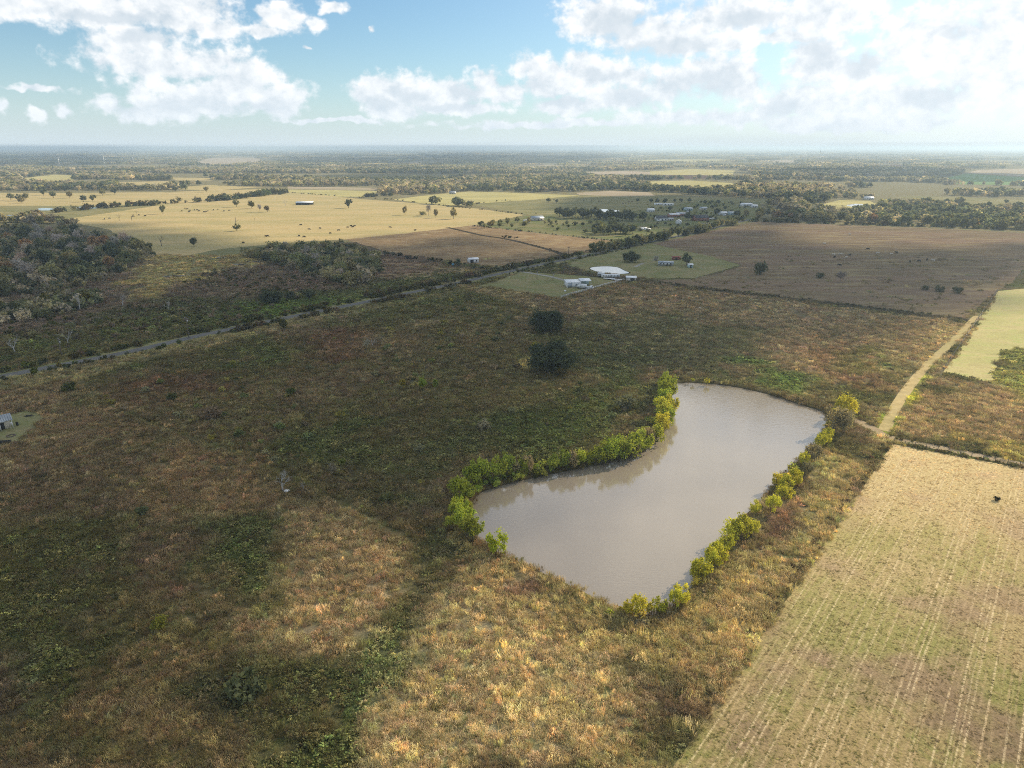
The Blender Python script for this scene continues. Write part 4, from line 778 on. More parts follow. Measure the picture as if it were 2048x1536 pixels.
grove([(1478, 442), (1500, 428), (1560, 436), (1640, 440), (1760, 446), (1860, 449), (2060, 458), (2060, 462), (1850, 454), (1700, 449), (1560, 444)], 20, (10, 13.5), [(MGR, 3, 'green tree'), (OLV, 4, 'olive tree'), ((0.17, 0.15, 0.035), 1.5, 'yellowing tree'), (DGR, 2, 'dark tree'), (RST, 0.7, 'rusty tree')], ['leafy', 'round'], 'along the far edge of the purple-brown field', 'trees bordering the purple-brown field', 21)

# ------------------------------------------------------------------ scattered growth that nobody could count
def scatter(name, pts, scl, idx, col, sources, tilt=0.0, seed=1, sz=None, **props):
    n = len(pts); r = np.random.default_rng(seed); me = bpy.data.meshes.new(name); me.vertices.add(n); me.vertices.foreach_set('co', np.asarray(pts, np.float32).ravel())
    rot = np.stack([r.normal(0, tilt, n) if tilt else np.zeros(n), r.normal(0, tilt, n) if tilt else np.zeros(n), r.uniform(0, 6.283, n)], 1)
    S = np.stack([scl, scl, scl if sz is None else sz], 1)
    for nm, typ, key, d in (('rot', 'FLOAT_VECTOR', 'vector', rot), ('scl', 'FLOAT_VECTOR', 'vector', S), ('idx', 'INT', 'value', np.asarray(idx, np.int32)), ('col', 'FLOAT_COLOR', 'color', np.concatenate([col, np.ones((n, 1))], 1))):
        a = me.attributes.new(nm, typ, 'POINT'); a.data.foreach_set(key, np.ascontiguousarray(d, np.int32 if typ == 'INT' else np.float32).ravel())
    coll = bpy.data.collections.new(name + '_sources')
    for i, m in enumerate(sources): coll.objects.link(bpy.data.objects.new(f'{name}_{i:02d}', m))
    ng = bpy.data.node_groups.new(name, 'GeometryNodeTree'); ng.interface.new_socket('Geometry', in_out='INPUT', socket_type='NodeSocketGeometry'); ng.interface.new_socket('Geometry', in_out='OUTPUT', socket_type='NodeSocketGeometry')
    N = ng.nodes; gi, go = N.new('NodeGroupInput'), N.new('NodeGroupOutput'); ci = N.new('GeometryNodeCollectionInfo'); ci.inputs[0].default_value = coll; ci.inputs['Separate Children'].default_value = True; ci.inputs['Reset Children'].default_value = True
    ip = N.new('GeometryNodeInstanceOnPoints'); ip.inputs['Pick Instance'].default_value = True
    def att(nm, ty): q = N.new('GeometryNodeInputNamedAttribute'); q.data_type = ty; q.inputs[0].default_value = nm; return q.outputs[0]
    e2r = N.new('FunctionNodeEulerToRotation'); L = ng.links.new
    L(gi.outputs[0], ip.inputs['Points']); L(ci.outputs[0], ip.inputs['Instance']); L(att('idx', 'INT'), ip.inputs['Instance Index']); L(att('rot', 'FLOAT_VECTOR'), e2r.inputs[0]); L(e2r.outputs[0], ip.inputs['Rotation']); L(att('scl', 'FLOAT_VECTOR'), ip.inputs['Scale'])
    L(ip.outputs[0], go.inputs[0])
    props.setdefault('kind', 'stuff'); o = ob(name, me, **props); o.modifiers.new('scatter', 'NODES').node_group = ng; return o
def grass_patch(seed, ntuft, nblade, foot, h, lean, width, curl=0.5):
    """tall dead grass: arching blades in a few tufts that all lean one way"""
    r = np.random.default_rng(seed); V = []; F = []; vv = []; k = 0; wind = r.uniform(0, 6.28)
    for t_ in range(ntuft):
        c = r.uniform(-foot, foot, 2)
        for b in range(nblade):
            a = wind + r.normal(0, 0.9); d = np.array([math.cos(a), math.sin(a)]); s = np.array([-d[1], d[0]]); H = h * r.uniform(0.5, 1.15); l = lean * r.uniform(0.3, 1.3); w = width * r.uniform(.6, 1.2); p = c + r.normal(0, foot * 0.22, 2)
            prev = None
            for j, (f, z) in enumerate(((0, 0), (0.35, 0.62), (0.75, 0.95 - curl * 0.2), (1.15, 0.9 - curl * 0.75))):
                q = p + d * f * l; ww = w * (1, 0.9, 0.65, 0.15)[j]; V += [(*(q + s * ww), z * H), (*(q - s * ww), z * H)]
                if j: F.append((k - 2, k - 1, k + 1, k)); vv.append(np.clip(r.normal(0.5, 0.2), 0, 1))
                k += 2
    return mesh_np('grass_patch', np.array(V), np.array(F), M_TUFT, vv)
def weed_patch(seed, nclump, per, foot, h, size, aspect=1.0, up=0.5):
    r = np.random.default_rng(seed); ctr = np.stack([r.uniform(-foot, foot, nclump), r.uniform(-foot, foot, nclump), r.uniform(0.25, 0.8, nclump) * h], 1)
    V, F, v = leaves(r, ctr, np.full(nclump, foot * 0.42), per, size, aspect, up); V[:, 2] = np.maximum(V[:, 2] * 0.9, 0.02); return mesh_np('weed_patch', V, F, M_TUFT, v)
TUFTS = [grass_patch(s, 7, 11, 0.8, 0.85, 0.55, 0.022) for s in (1, 2, 3)] + [grass_patch(s, 6, 12, 0.8, 1.1, 0.3, 0.018, 0.2) for s in (4, 5)] + [weed_patch(s, 9, 9, 0.8, 0.7, 0.20) for s in (6, 7, 8)] + [weed_patch(s, 9, 12, 0.8, 0.9, 0.24, 0.3, 0.2) for s in (9, 10)]
r = np.random.default_rng(99); P_ = []
for y0, y1, dens in ((48, 105, 1.5), (105, 160, 1.4), (160, 230, 1.0), (230, 330, 0.55), (330, 460, 0.26), (460, 560, 0.12)):
    hw = 0.79 * y1 + 25; n = int(dens * (y1 - y0) * 2 * hw); p = np.stack([r.uniform(-hw, hw, n), r.uniform(y0, y1, n)], 1); P_.append(p[np.abs(p[:, 0]) < 0.79 * p[:, 1] + 25])
P_ = np.concatenate(P_); clump = fbm2(P_[:, 0], P_[:, 1], 3.2, 3); PURP_P = GP([(1290, 561), (1930, 636), (1990, 590), (2500, 520), (2500, 470), (1520, 443), (1300, 488)]); BR_P = GP([(690, 479), (950, 450), (1225, 482), (1020, 538), (770, 502)])
grazed = (sdist(P_[:, 0], P_[:, 1], PURP_P) > 0) | (sdist(P_[:, 0], P_[:, 1], BR_P) > 0)
keep = tuft_free(P_[:, 0], P_[:, 1]) & (ldist(P_[:, 0], P_[:, 1], PATHLINE) > 0.9) & (~grazed | (r.random(len(P_)) < 0.04)) & (clump > 0.22 + 0.25 * (r.random(len(P_)) - .5)); P_ = P_[keep]; clump = clump[keep]
col = meadow(P_[:, 0], P_[:, 1]); lum = col.sum(1); greenish = col[:, 1] / (col[:, 0] + 1e-6)
pick = r.random(len(P_)); isg = (greenish > 0.93) & (pick < 0.85); strawy = (~isg) & (lum > 0.42)
mixg = fbm2(P_[:, 0], P_[:, 1], 5.0, 3)
idx = np.where(isg, 5 + r.integers(0, 3, len(P_)), np.where(strawy, np.where(pick < 0.75, r.integers(0, 3, len(P_)), 3 + r.integers(0, 2, len(P_))), np.where(mixg < 0.5, 8 + r.integers(0, 2, len(P_)), r.integers(0, 5, len(P_)))))
col = col * np.minimum(1.0, 0.52 / col.max(1))[:, None] * np.exp(r.normal(0.24, 0.36, (len(P_), 1))) * np.exp(r.normal(0, 0.07, (len(P_), 3)))
odd = r.random(len(P_)); col[odd < 0.05] = col[odd < 0.05] * 0.4 + np.array((0.17, 0.17, 0.05)) * 0.6; col[odd > 0.97] = col[odd > 0.97] * 0.5 + np.array((0.17, 0.11, 0.08)) * .5
dist = P_[:, 1]; sc = (0.55 + 0.75 * clump) * r.uniform(0.75, 1.3, len(P_)) * np.interp(dist, [60, 200, 330, 560], [1.0, 1.15, 1.6, 2.4]); sz = sc * np.interp(dist, [60, 200, 330, 560], [1.0, 0.85, 0.62, 0.42])
z = np.clip(bank_h(sdist(P_[:, 0], P_[:, 1], POND)), 0, 1)
scatter('meadow_growth', np.c_[P_, z], sc, idx, col, TUFTS, 0.08, 5, sz, label='rough dead grass and green weeds covering the meadow')
# straw and regrowth on the stubble
STR = [grass_patch(s, 5, 8, 0.35, 0.16, 0.16, 0.02) for s in (21, 22, 23)]
n = 60000; q = r.random((n, 2)); p = STUBBLE[0] + q[:, :1] * (STUBBLE[1] - STUBBLE[0]) * 0.75 + q[:, 1:] * (STUBBLE[3] - STUBBLE[0]) * 0.75
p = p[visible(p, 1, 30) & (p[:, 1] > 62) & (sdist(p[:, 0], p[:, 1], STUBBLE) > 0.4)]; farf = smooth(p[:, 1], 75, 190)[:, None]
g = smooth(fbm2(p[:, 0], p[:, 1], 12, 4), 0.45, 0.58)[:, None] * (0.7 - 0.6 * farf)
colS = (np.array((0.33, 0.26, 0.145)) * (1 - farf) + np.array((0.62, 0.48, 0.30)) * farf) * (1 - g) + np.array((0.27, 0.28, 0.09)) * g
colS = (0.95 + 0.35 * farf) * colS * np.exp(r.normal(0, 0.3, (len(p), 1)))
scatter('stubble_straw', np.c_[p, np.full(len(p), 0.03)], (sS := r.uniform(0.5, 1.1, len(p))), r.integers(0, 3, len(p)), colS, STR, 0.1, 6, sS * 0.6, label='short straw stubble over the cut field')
# brush along road, ditch, fence lines and hedges
BUSH = [make_tree(300 + s, 9, 0.45, 0.5, 0.35, 0.33, 16, 0.2, 0.1, 0.02, mat_=M_WOOD, nm='brush')[1] for s in range(4)] + [make_tree(310 + s, 9, 0.5, 0.4, 0.36, 0.3, 22, 0.24, 0.1, 0.02, 0.2, mat_=M_WOOD, nm='brush')[1] for s in range(2)]
def brush(name, lines, label, seed):
    r = np.random.default_rng(seed); P, S, Cc = [], [], []
    for line, spacing, wid, h, colr, prob in lines:
        L = np.asarray(line, float); seg = np.linalg.norm(np.diff(L, axis=0), axis=1); tot = seg.sum(); n = max(2, int(tot / spacing)); s = np.sort(r.random(n)) * tot; cum = np.concatenate([[0], np.cumsum(seg)])
        x = np.interp(s, cum, L[:, 0]); y = np.interp(s, cum, L[:, 1]); p = np.stack([x, y], 1) + r.normal(0, wid, (n, 2)); gate = fbm2(p[:, 0], p[:, 1], 18, 3) > (1 - prob) * 0.9
        p = p[gate]; n = len(p); P.append(p); S.append(h * r.uniform(0.45, 1.2, n)); Cc.append(np.array(colr) * np.exp(r.normal(0, 0.3, (n, 1))) * np.exp(r.normal(0, .1, (n, 3))))
    P = np.concatenate(P); S = np.concatenate(S); Cc = np.concatenate(Cc)
    return scatter(name, np.c_[P, np.zeros(len(P))], S * 1.1, r.integers(0, 6, len(P)), Cc, BUSH, 0.05, seed, S, label=label)
def off(line, d):
    L = np.asarray(line, float); tg = np.gradient(L, axis=0); tg /= np.linalg.norm(tg, axis=1)[:, None]; return L + np.stack([-tg[:, 1], tg[:, 0]], 1) * d
def PL(*px): return np.array([G(u, v)[:2] for u, v in px])
RL = catmull(ROAD, 6, False); nearroad = RL[RL[:, 1] < 640]
brush('roadside_brush', [(off(nearroad, 6), 1.8, 1.3, 2.8, (0.109, 0.113, 0.046), 0.62), (off(nearroad, 10), 3.5, 2.0, 2.2, (0.174, 0.145, 0.087), 0.55), (off(nearroad, -5.5), 2.4, 1.0, 2.1, (0.102, 0.109, 0.051), 0.5), (off(ROAD[3:6], -7), 2.5, 1.2, 3.4, (0.145, 0.123, 0.072), 0.62), (off(ROAD[4:8], 8), 2.2, 1.6, 3.6, (0.145, 0.131, 0.08), 0.6)], 'tangled brush lining both sides of the road', 41)
brush('ditch_brush', [(DITCH[3:], 1.6, 1.2, 1.5, (0.087, 0.08, 0.051), 0.75), (PL((1757, 872), (1850, 884), (1950, 902), (2048, 922), (2200, 955)), 1.0, 0.9, 1.0, (0.131, 0.123, 0.051), 0.6), (off(np.array([e0, e0 + ROWDIR * 150]), -1.2), 1.1, 0.6, 0.9, (0.12, 0.095, 0.05), 0.55), (off(np.array([e0, e0 + TOPDIR * 60]), 0.6), 0.8, 0.35, 0.8, (0.16, 0.125, 0.06), 0.5)], 'weedy brush along ditches and field edges', 42)
brush('hedge_brush', [(PL((202, 416), (260, 413), (330, 408), (407, 404)), 4, 5, 8, (0.109, 0.109, 0.058), 0.8), (PL((110, 425), (160, 420), (205, 416)), 4, 5, 7, (0.123, 0.116, 0.065), 0.75), (PL((432, 402), (470, 398), (520, 392), (568, 385)), 3, 7, 10, (0.087, 0.094, 0.043), 0.95),
   (PL((575, 385), (640, 390), (720, 395), (790, 400), (900, 413), (1050, 429), (1085, 428)), 6, 1.5, 2.2, (0.131, 0.123, 0.065), 0.55), (PL((930, 411), (1000, 402), (1060, 399)), 6, 1.5, 2.5, (0.116, 0.116, 0.058), 0.5), (PL((1060, 399), (1160, 401), (1300, 410)), 7, 1, 1.6, (0.102, 0.102, 0.058), 0.6),
   (PL((945, 452), (1000, 458), (1080, 466), (1160, 475), (1228, 482)), 3, 1, 1.6, (0.055, 0.055, 0.03), 0.85), (PL((760, 506), (830, 518), (900, 526), (960, 536), (1000, 541)), 3, 2, 2.4, (0.065, 0.06, 0.035), 0.75), (PL((1004, 475), (1035, 477)), 1.5, 3, 2.0, (0.05, 0.06, 0.03), 1.0), (PL((720, 395), (745, 393), (775, 392)), 3, 5, 7, (0.06, 0.065, 0.035), 0.8),
   (PL((1650, 421), (1680, 428), (1720, 430)), 4, 6, 3, (0.22, 0.18, 0.03), 0.8), (PL((1030, 480), (1110, 505)), 5, 2, 1.2, (0.09, 0.07, 0.05), 0.6), (PL((1480, 442), (1700, 449), (1860, 453), (2060, 461)), 2.5, 3, 5, (0.102, 0.109, 0.051), 0.9), (PL((450, 545), (600, 610), (680, 600)), 8, 8, 2.4, (0.08, 0.075, 0.045), 0.6)], 'hedgerows and scrub along field boundaries', 43)
pb = np.concatenate([POND, POND[:1]]) ; cen = POND.mean(0)
def bank_part(f): 
    k = f(POND[:, 0], POND[:, 1]); s0 = int(np.argmax(~k)); k = np.roll(np.arange(len(POND)), -s0)[np.roll(k, -s0)]; return POND[k] + nrm[k] * 1.8
wb = bank_part(lambda x, y: (sdist(x, y, GP([(880, 1110), (960, 1100), (1000, 990), (1290, 920), (1360, 780), (1300, 740), (860, 930)])) > 0)); eb = bank_part(lambda x, y: (sdist(x, y, GP([(1640, 800), (1720, 830), (1500, 1120), (1380, 1250), (1240, 1260), (1240, 1200), (1330, 1180), (1600, 880)])) > 0))
brush('bank_shrubs', [(wb, 1.0, 0.9, 2.6, (0.33, 0.38, 0.08), 0.8), (wb, 1.2, 1.2, 1.8, (0.15, 0.14, 0.07), 0.7), (eb, 1.6, 0.8, 2.0, (0.48, 0.44, 0.10), 0.6), (eb, 1.4, 1.0, 1.5, (0.24, 0.20, 0.11), 0.6)], 'low willow growth fringing the pond banks', 44)
rr = np.random.default_rng(46); vp = poisson(GP([(1090, 440), (1260, 424), (1400, 404), (1510, 406), (1515, 436), (1350, 470), (1250, 488), (1100, 462)]), 15.0, 45); vp = vp[fbm2(vp[:, 0], vp[:, 1], 50, 3) > 0.45]; hv = rr.uniform(0.8, 4.5, len(vp))
scatter('yard_shrubs', np.c_[vp, np.zeros(len(vp))], hv * 1.1, rr.integers(0, 6, len(vp)), np.array((0.10, 0.115, 0.055)) * np.exp(rr.normal(0, .3, (len(vp), 1))), BUSH, 0.05, 47, hv, label='small shrubs dotted about the village yards')
mp = poisson(GP([(180, 800), (420, 740), (900, 600), (1080, 640), (1260, 700), (1270, 830), (930, 930), (800, 1020), (560, 930)]), 8.5, 48); mp = mp[(fbm2(mp[:, 0], mp[:, 1], 25, 3) > 0.5) & tuft_free(mp[:, 0], mp[:, 1])]; rr = np.random.default_rng(49); hv = rr.uniform(0.7, 2.3, len(mp)) ** 1.2
cm = np.array([(0.24, 0.24, 0.16), (0.20, 0.24, 0.09), (0.30, 0.25, 0.19), (0.13, 0.16, 0.08), (0.30, 0.28, 0.08)])[rr.integers(0, 5, len(mp))]
scatter('meadow_shrubs', np.c_[mp, np.zeros(len(mp))], hv * 1.1, rr.integers(0, 6, len(mp)), cm * np.exp(rr.normal(0, .3, (len(mp), 1))), BUSH, 0.05, 50, hv, label='pale low shrubs sprinkled through the dark meadow')
# scrub in the rough pasture north of the road
pz = poisson(GP([(-60, 735), (330, 668), (640, 612), (760, 570), (520, 540), (440, 535), (320, 590), (-60, 660)]), 5.0, 51); pz = pz[(fbm2(pz[:, 0], pz[:, 1], 30, 4) > 0.5) & (ldist(pz[:, 0], pz[:, 1], ROAD) > 9)]
rr = np.random.default_rng(52); cz = 1.5 * np.array([(0.085, 0.08, 0.04), (0.13, 0.105, 0.075), (0.07, 0.08, 0.03), (0.15, 0.12, 0.10)])[rr.integers(0, 4, len(pz))]; sz_ = rr.uniform(0.8, 2.6, len(pz))
scatter('scrub', np.c_[pz, np.zeros(len(pz))], sz_ * 1.2, rr.integers(0, 6, len(pz)), cz * np.exp(rr.normal(0, .25, (len(pz), 1))), BUSH, 0.05, 53, sz_, label='low brown and green scrub in the pasture north of the road')

us = [poisson(GP(px), sp_, 70 + i) for i, (px, sp_) in enumerate([([(-60, 466), (60, 460), (140, 464), (230, 478), (300, 498), (314, 512), (270, 532), (215, 558), (120, 590), (-60, 600)], 7.0), ([(490, 512), (560, 498), (640, 494), (700, 498), (752, 515), (765, 545), (735, 568), (690, 575), (640, 562), (590, 545), (540, 527)], 6.0), ([(-30, 622), (60, 610), (140, 596), (205, 590), (205, 608), (140, 630), (40, 646), (-30, 650)], 5.0)])]
us = np.concatenate(us); rr = np.random.default_rng(75); cz = np.array([(0.19, 0.205, 0.11), (0.29, 0.27, 0.17), (0.14, 0.16, 0.10), (0.38, 0.34, 0.28)])[rr.integers(0, 4, len(us))]; h_ = rr.uniform(3, 7.5, len(us))
scatter('wood_undergrowth', np.c_[us, np.zeros(len(us))], h_ * 1.1, rr.integers(0, 6, len(us)), cz * np.exp(rr.normal(0, .25, (len(us), 1))), BUSH, 0.05, 76, h_, label='tangled undergrowth filling the western wood and thickets')

# ------------------------------------------------------------------ woods beyond the fields
FT = [make_tree(400 + s, 12, 0.56, 0.36, 0.30, 0.24, 13, 0.19, 0.2, 0.03, mat_=M_WOOD, nm='wood')[1] for s in range(4)] + [make_tree(410 + s, 12, 0.58, 0.34, 0.30, 0.24, 22, 0.22, 0.2, 0.03, 0.2, mat_=M_WOOD, nm='wood')[1] for s in range(2)]
def patch_of_trees(seed, n, foot, h, leaf, per):
    r = np.random.default_rng(seed); c = np.stack([r.uniform(-foot, foot, n), r.uniform(-foot, foot, n), r.uniform(.45, .72, n) * h], 1)
    V, F, v = leaves(r, c, np.full(n, h * 0.42) * r.uniform(0.7, 1.2, n), per, leaf, 0.8, 0.3); V[:, 2] = np.clip(V[:, 2], 0.2, h * 1.1); return mesh_np('wood_patch', V, F, M_WOOD, v)
MID = [patch_of_trees(420 + s, 16, 30, 11, 4.0, 14) for s in range(4)]; FARP = [patch_of_trees(430 + s, 40, 110, 12, 11.0, 7) for s in range(4)]
OPEN = [GP(px) for px in [
 [(-300, 450), (0, 445), (300, 470), (330, 470), (700, 465), (960, 445), (1080, 470), (1230, 486), (1520, 440), (2100, 462), (2500, 470), (2500, 700), (1024, 900), (-500, 800)],
 [(-400, 384), (330, 381), (560, 374), (760, 372), (760, 398), (1080, 430), (950, 453), (560, 487), (300, 500), (120, 442), (-400, 446)],
 [(775, 401), (860, 389), (940, 382), (1060, 385), (1150, 384), (1220, 380), (1310, 384), (1520, 398), (1620, 398), (1610, 408), (1530, 408), (1520, 440), (1230, 486), (940, 452), (1060, 430), (930, 412)],
 [(1285, 361), (1380, 359), (1470, 364), (1474, 380), (1400, 384), (1300, 378)], [(1150, 343), (1300, 340), (1380, 336), (1475, 339), (1510, 351), (1500, 357), (1380, 359), (1200, 357)],
 [(1870, 364), (1930, 344), (1955, 339), (2048, 335), (2500, 333), (2500, 380), (2048, 371), (1930, 370)], [(1770, 396), (1840, 390), (1960, 394), (2400, 402), (2400, 428), (1985, 421), (1930, 405), (1840, 400)],
 [(1630, 408), (1680, 398), (1745, 399), (1758, 410), (1745, 421), (1700, 430), (1640, 423), (1610, 422)],
 [(380, 326), (420, 315), (520, 314), (520, 327), (440, 332)], [(765, 328), (840, 322), (935, 324), (840, 329)], [(1215, 323), (1330, 318), (1455, 318), (1445, 325), (1300, 326)], [(1525, 324), (1560, 319), (1596, 320), (1588, 326)], [(1725, 334), (1790, 328), (1835, 330), (1800, 337)], [(1015, 335), (1100, 329), (1135, 330), (1090, 336)], [(1005, 353), (1070, 349), (1105, 352), (1060, 355)],
 [(35, 358), (110, 348), (165, 351), (140, 364), (60, 368)], [(335, 354), (425, 355), (425, 362), (345, 362)], [(235, 364), (330, 361), (385, 370), (300, 378), (235, 375)], [(325, 377), (420, 369), (525, 374), (430, 383)]]]
def woods(name, r0, r1, spacing, src, hm, label, seed, gap, own=1.0, ay=1.0):
    r = np.random.default_rng(seed); n = int(2 * R(38.5) * (r1 * r1 - r0 * r0) / 2 / spacing ** 2); rad = np.sqrt(r.uniform(r0 * r0, r1 * r1, n)); an = r.uniform(-R(38.5), R(38.5), n)
    x, y = rad * np.sin(an), rad * np.cos(an); ok = fbm2(x / 2.2, y * ay, 260, 4) > gap + 0.10 * (fbm2(x, y, 60, 2) - .5)
    for p in OPEN: ok &= sdist(x, y, p) < 0
    x, y = x[ok], y[ok]; n = len(x)
    pal = 1.15 * np.array([(0.13, 0.15, 0.09), (0.23, 0.23, 0.14), (0.33, 0.31, 0.21), (0.43, 0.39, 0.31), (0.32, 0.32, 0.17), (0.31, 0.275, 0.21)])
    ty = fbm2(x + 5000, y, 140, 3); ci = np.clip((ty - 0.30) / 0.4 * 4 + r.normal(0, 1.4, n), 0, 5.4).astype(int); c = pal[ci] * np.exp(r.normal(0, 0.22, (n, 1)))
    h = r.uniform(*hm, n); idx = r.integers(0, 4, n) if len(src) == 4 else np.where((ci == 3) & (r.random(n) < .7), 4 + r.integers(0, 2, n), r.integers(0, 4, n))
    return scatter(name, np.c_[x, y, np.zeros(n)], h * own * r.uniform(.85, 1.2, n), idx, c, src, 0.03, seed, h, label=label)
woods('near_woods', 560, 3000, 12.0, FT, (7, 14), 'mixed autumn woods beyond the fields', 61, 0.405, 1.15)
woods('middle_woods', 3000, 7500, 62, MID, (0.8, 1.2), 'continuous woods of the middle distance', 62, 0.45, 1.0, 0.8)
woods('far_woods', 7500, 42000, 250, FARP, (0.8, 1.25), 'blue woods reaching to the horizon', 63, 0.38, 1.0, 0.4)
# ------------------------------------------------------------------ buildings
rd = ROAD[6] - ROAD[4]; RYAW = math.atan2(rd[1], rd[0])
def wallbox(parent, w, d, h, m, gable=0.0):
    mb = MB()
    prof = [(-d / 2, 0), (d / 2, 0), (d / 2, h), (0, h + gable), (-d / 2, h)] if gable > 0 else [(-d / 2, 0), (d / 2, 0), (d / 2, h), (-d / 2, h)]
    return mb.prism(prof[::-1], -w / 2, w / 2).build('wall', m, parent)
def gable_roof(parent, w, d, h, rise, m, ov=0.35, th=0.12):
    y = d / 2 + ov; k = rise / (d / 2); e = h - ov * k + 0.03; tp = h + rise + 0.03
    return MB().prism([(-y, e), (0, tp), (y, e), (y, e + th), (0, tp + th), (-y, e + th)], -w / 2 - ov, w / 2 + ov).build('roof', m, parent)
def shed_roof(parent, w, d, h0, h1, m, ov=0.3, th=0.12):
    return MB().prism([(-d / 2 - ov, h0), (d / 2 + ov, h1), (d / 2 + ov, h1 + th), (-d / 2 - ov, h0 + th)], -w / 2 - ov, w / 2 + ov).build('roof', m, parent)
def opening(parent, name, x, w, z0, z1, y, m, side=-1, frame=None):
    o = MB().box(x - w / 2, x + w / 2, y - 0.05, y + 0.05, z0, z1).build(name, m, parent)
    if frame: MB().box(x - w / 2 - .08, x + w / 2 + .08, y - 0.07, y - 0.052, z1, z1 + .12).box(x - w / 2 - .08, x + w / 2 + .08, y - 0.09, y - 0.052, z0 - .12, z0).build('frame', frame, o)
    return o
def house(label, u, v, w, d, h, yaw, wall, roof, rise=1.3, flat=None, doors=((0, 1.0),), wins=((-2.4, 1.1), (2.4, 1.1)), name='house', cat='house', dm=None):
    p = G(u, v); t_ = thing(name, label, cat, (p[0], p[1], 0.02), yaw)
    wallbox(t_, w, d, h, wall, 0 if flat is not None else rise)
    if flat is not None: shed_roof(t_, w, d, h + 0.02, h + 0.02 + flat, roof)
    else: gable_roof(t_, w, d, h, rise, roof)
    for x, ww in doors: opening(t_, 'door', x, ww, 0.05, 2.1 if ww < 2 else min(h - 0.3, 2.8), -d / 2 - 0.03, dm or M_DARK)
    for x, ww in wins: opening(t_, 'window', x, ww, 1.0, 1.95, -d / 2 - 0.03, M_GLASS, frame=M_WHITE)
    return t_
# white metal workshop with its carport
bp = G(1146, 575); bt = thing('metal_workshop', 'white metal workshop with open carport on the mown yard', 'workshop', (bp[0], bp[1] + 4, 0.03), 0.12)
wallbox(bt, 8.4, 8.0, 2.9, M_WHITE); shed_roof(bt, 8.4, 8.0, 2.95, 3.35, M_ROOFW)
opening(bt, 'door', -2.4, 2.6, 0.05, 2.5, -4.03, M_ROOFG); opening(bt, 'window', 1.6, 1.0, 1.1, 1.9, -4.03, M_GLASS, frame=M_WHITE)
MB().prism([(-2.2, 3.3), (4.4, 3.9), (4.4, 4.02), (-2.2, 3.42)], 4.5, 11.2).build('carport_roof', M_ROOFW, bt)
for x in (4.8, 11.0):
    for y in (-2.0, 4.2): MB().box(x - .08, x + .08, y - .08, y + .08, 0, 3.3).build('post', M_STEEL, bt)
MB().box(4.9, 10.9, 3.9, 4.02, 0, 3.3).build('wall_panel', M_WALLT, bt)
def wheel(parent, x, y, r=0.38, w=0.22):
    return MB().tube([(x, y - w / 2, r), (x, y + w / 2, r)], r, 10).build('wheel', M_TYRE, parent)
def truck(label, u, v, yaw, body, box=None):
    p = G(u, v); t_ = thing('truck', label, 'truck', (p[0], p[1], 0.03), yaw)
    MB().box(-2.9, 2.9, -0.9, 0.9, 0.5, 0.95).build('chassis', M_STEEL, t_)
    cb = MB().prism([(-0.95, 0.95), (0.95, 0.95), (0.95, 1.5), (0.8, 2.05), (-0.8, 2.05), (-0.95, 1.5)][::-1], 0.7, 2.1).box(2.1, 2.95, -0.92, 0.92, 0.95, 1.4).build('cab', body, t_)
    MB().box(2.08, 2.13, -0.75, 0.75, 1.45, 1.95).build('windscreen', M_GLASS, cb)
    for y in (-0.62, 0.62): MB().box(2.95, 2.99, y - .16, y + .16, 1.1, 1.28).build('headlight', M_ROOFW, cb)
    if box: MB().box(-3.0, 0.5, -1.05, 1.05, 0.98, 2.7).build('cargo_box', box, t_)
    else: MB().box(-2.9, 0.6, -0.95, 0.95, 0.97, 1.05).box(-2.9, 0.6, -0.95, -0.88, 1.05, 1.5).box(-2.9, 0.6, 0.88, 0.95, 1.05, 1.5).box(-2.95, -2.88, -0.95, 0.95, 1.05, 1.5).build('bed', body, t_)
    for x in (-1.9, 1.9):
        for y in (-0.85, 0.85): wheel(t_, x, y)
    return t_
truck('white box truck parked by the white workshop carport', 1163, 577, 2.6, M_WHITE, M_WHITE); truck('pale pickup truck parked nearest the white pipe fence', 1178, 578, -0.5, M_ROOFW)
def trailer(label, u, v, yaw, L=6.5, H=2.5, body=None, name='camper_trailer', cat='camper'):
    p = G(u, v); t_ = thing(name, label, cat, (p[0], p[1], 0.03), yaw)
    b = MB().prism([(-1.15, 0.5), (1.15, 0.5), (1.15, H - .25), (0.95, H), (-0.95, H), (-1.15, H - .25)][::-1], -L / 2, L / 2).build('body', body or M_WHITE, t_)
    for x in (-L * 0.3, 0.0, L * 0.3): MB().box(x - .45, x + .45, -1.2, -1.152, 1.2, 1.9).build('window', M_GLASS, b)
    MB().box(L * .42 - .35, L * .42 + .3, -1.19, -1.152, 0.6, 2.1).build('door', M_STEEL, b)
    MB().tube([(L / 2, 0, .55), (L / 2 + 1.2, 0, .5)], .06, 6).build('tow_bar', M_STEEL, t_)
    for x in (-.5, .5):
        for y in (-1.0, 1.0): wheel(t_, x, y, .34)
    return t_
for i, (u, v, L, H) in enumerate([(1202, 553, 4.5, 2.5), (1212, 556, 6.0, 2.3), (1228, 556, 7.0, 2.4)]):
    trailer(f'{["short", "low dark-windowed", "long"][i]} white camper trailer, {["nearest the ditch bend", "middle one of three", "nearest the open shed"][i]}', u, v, -0.15 + 0.1 * i, L, H)
def flatbed(label, u, v, L, yaw):
    p = G(u, v); t_ = thing('flatbed_trailer', label, 'trailer', (p[0], p[1], 0.03), yaw); MB().box(-L / 2, L / 2, -1.1, 1.1, .6, .75).build('deck', M_ROOFW, t_); MB().tube([(L / 2, 0, .6), (L / 2 + 1.4, 0, .5)], .07, 6).build('tow_bar', M_STEEL, t_)
    for x in (-.6, .6):
        for y in (-1.0, 1.0): wheel(t_, x, y, .36)
flatbed('white flatbed trailer in front of the campers', 1218, 559, 7, -0.3); flatbed('white flatbed trailer beside the open shed', 1236, 561, 8, -0.35)
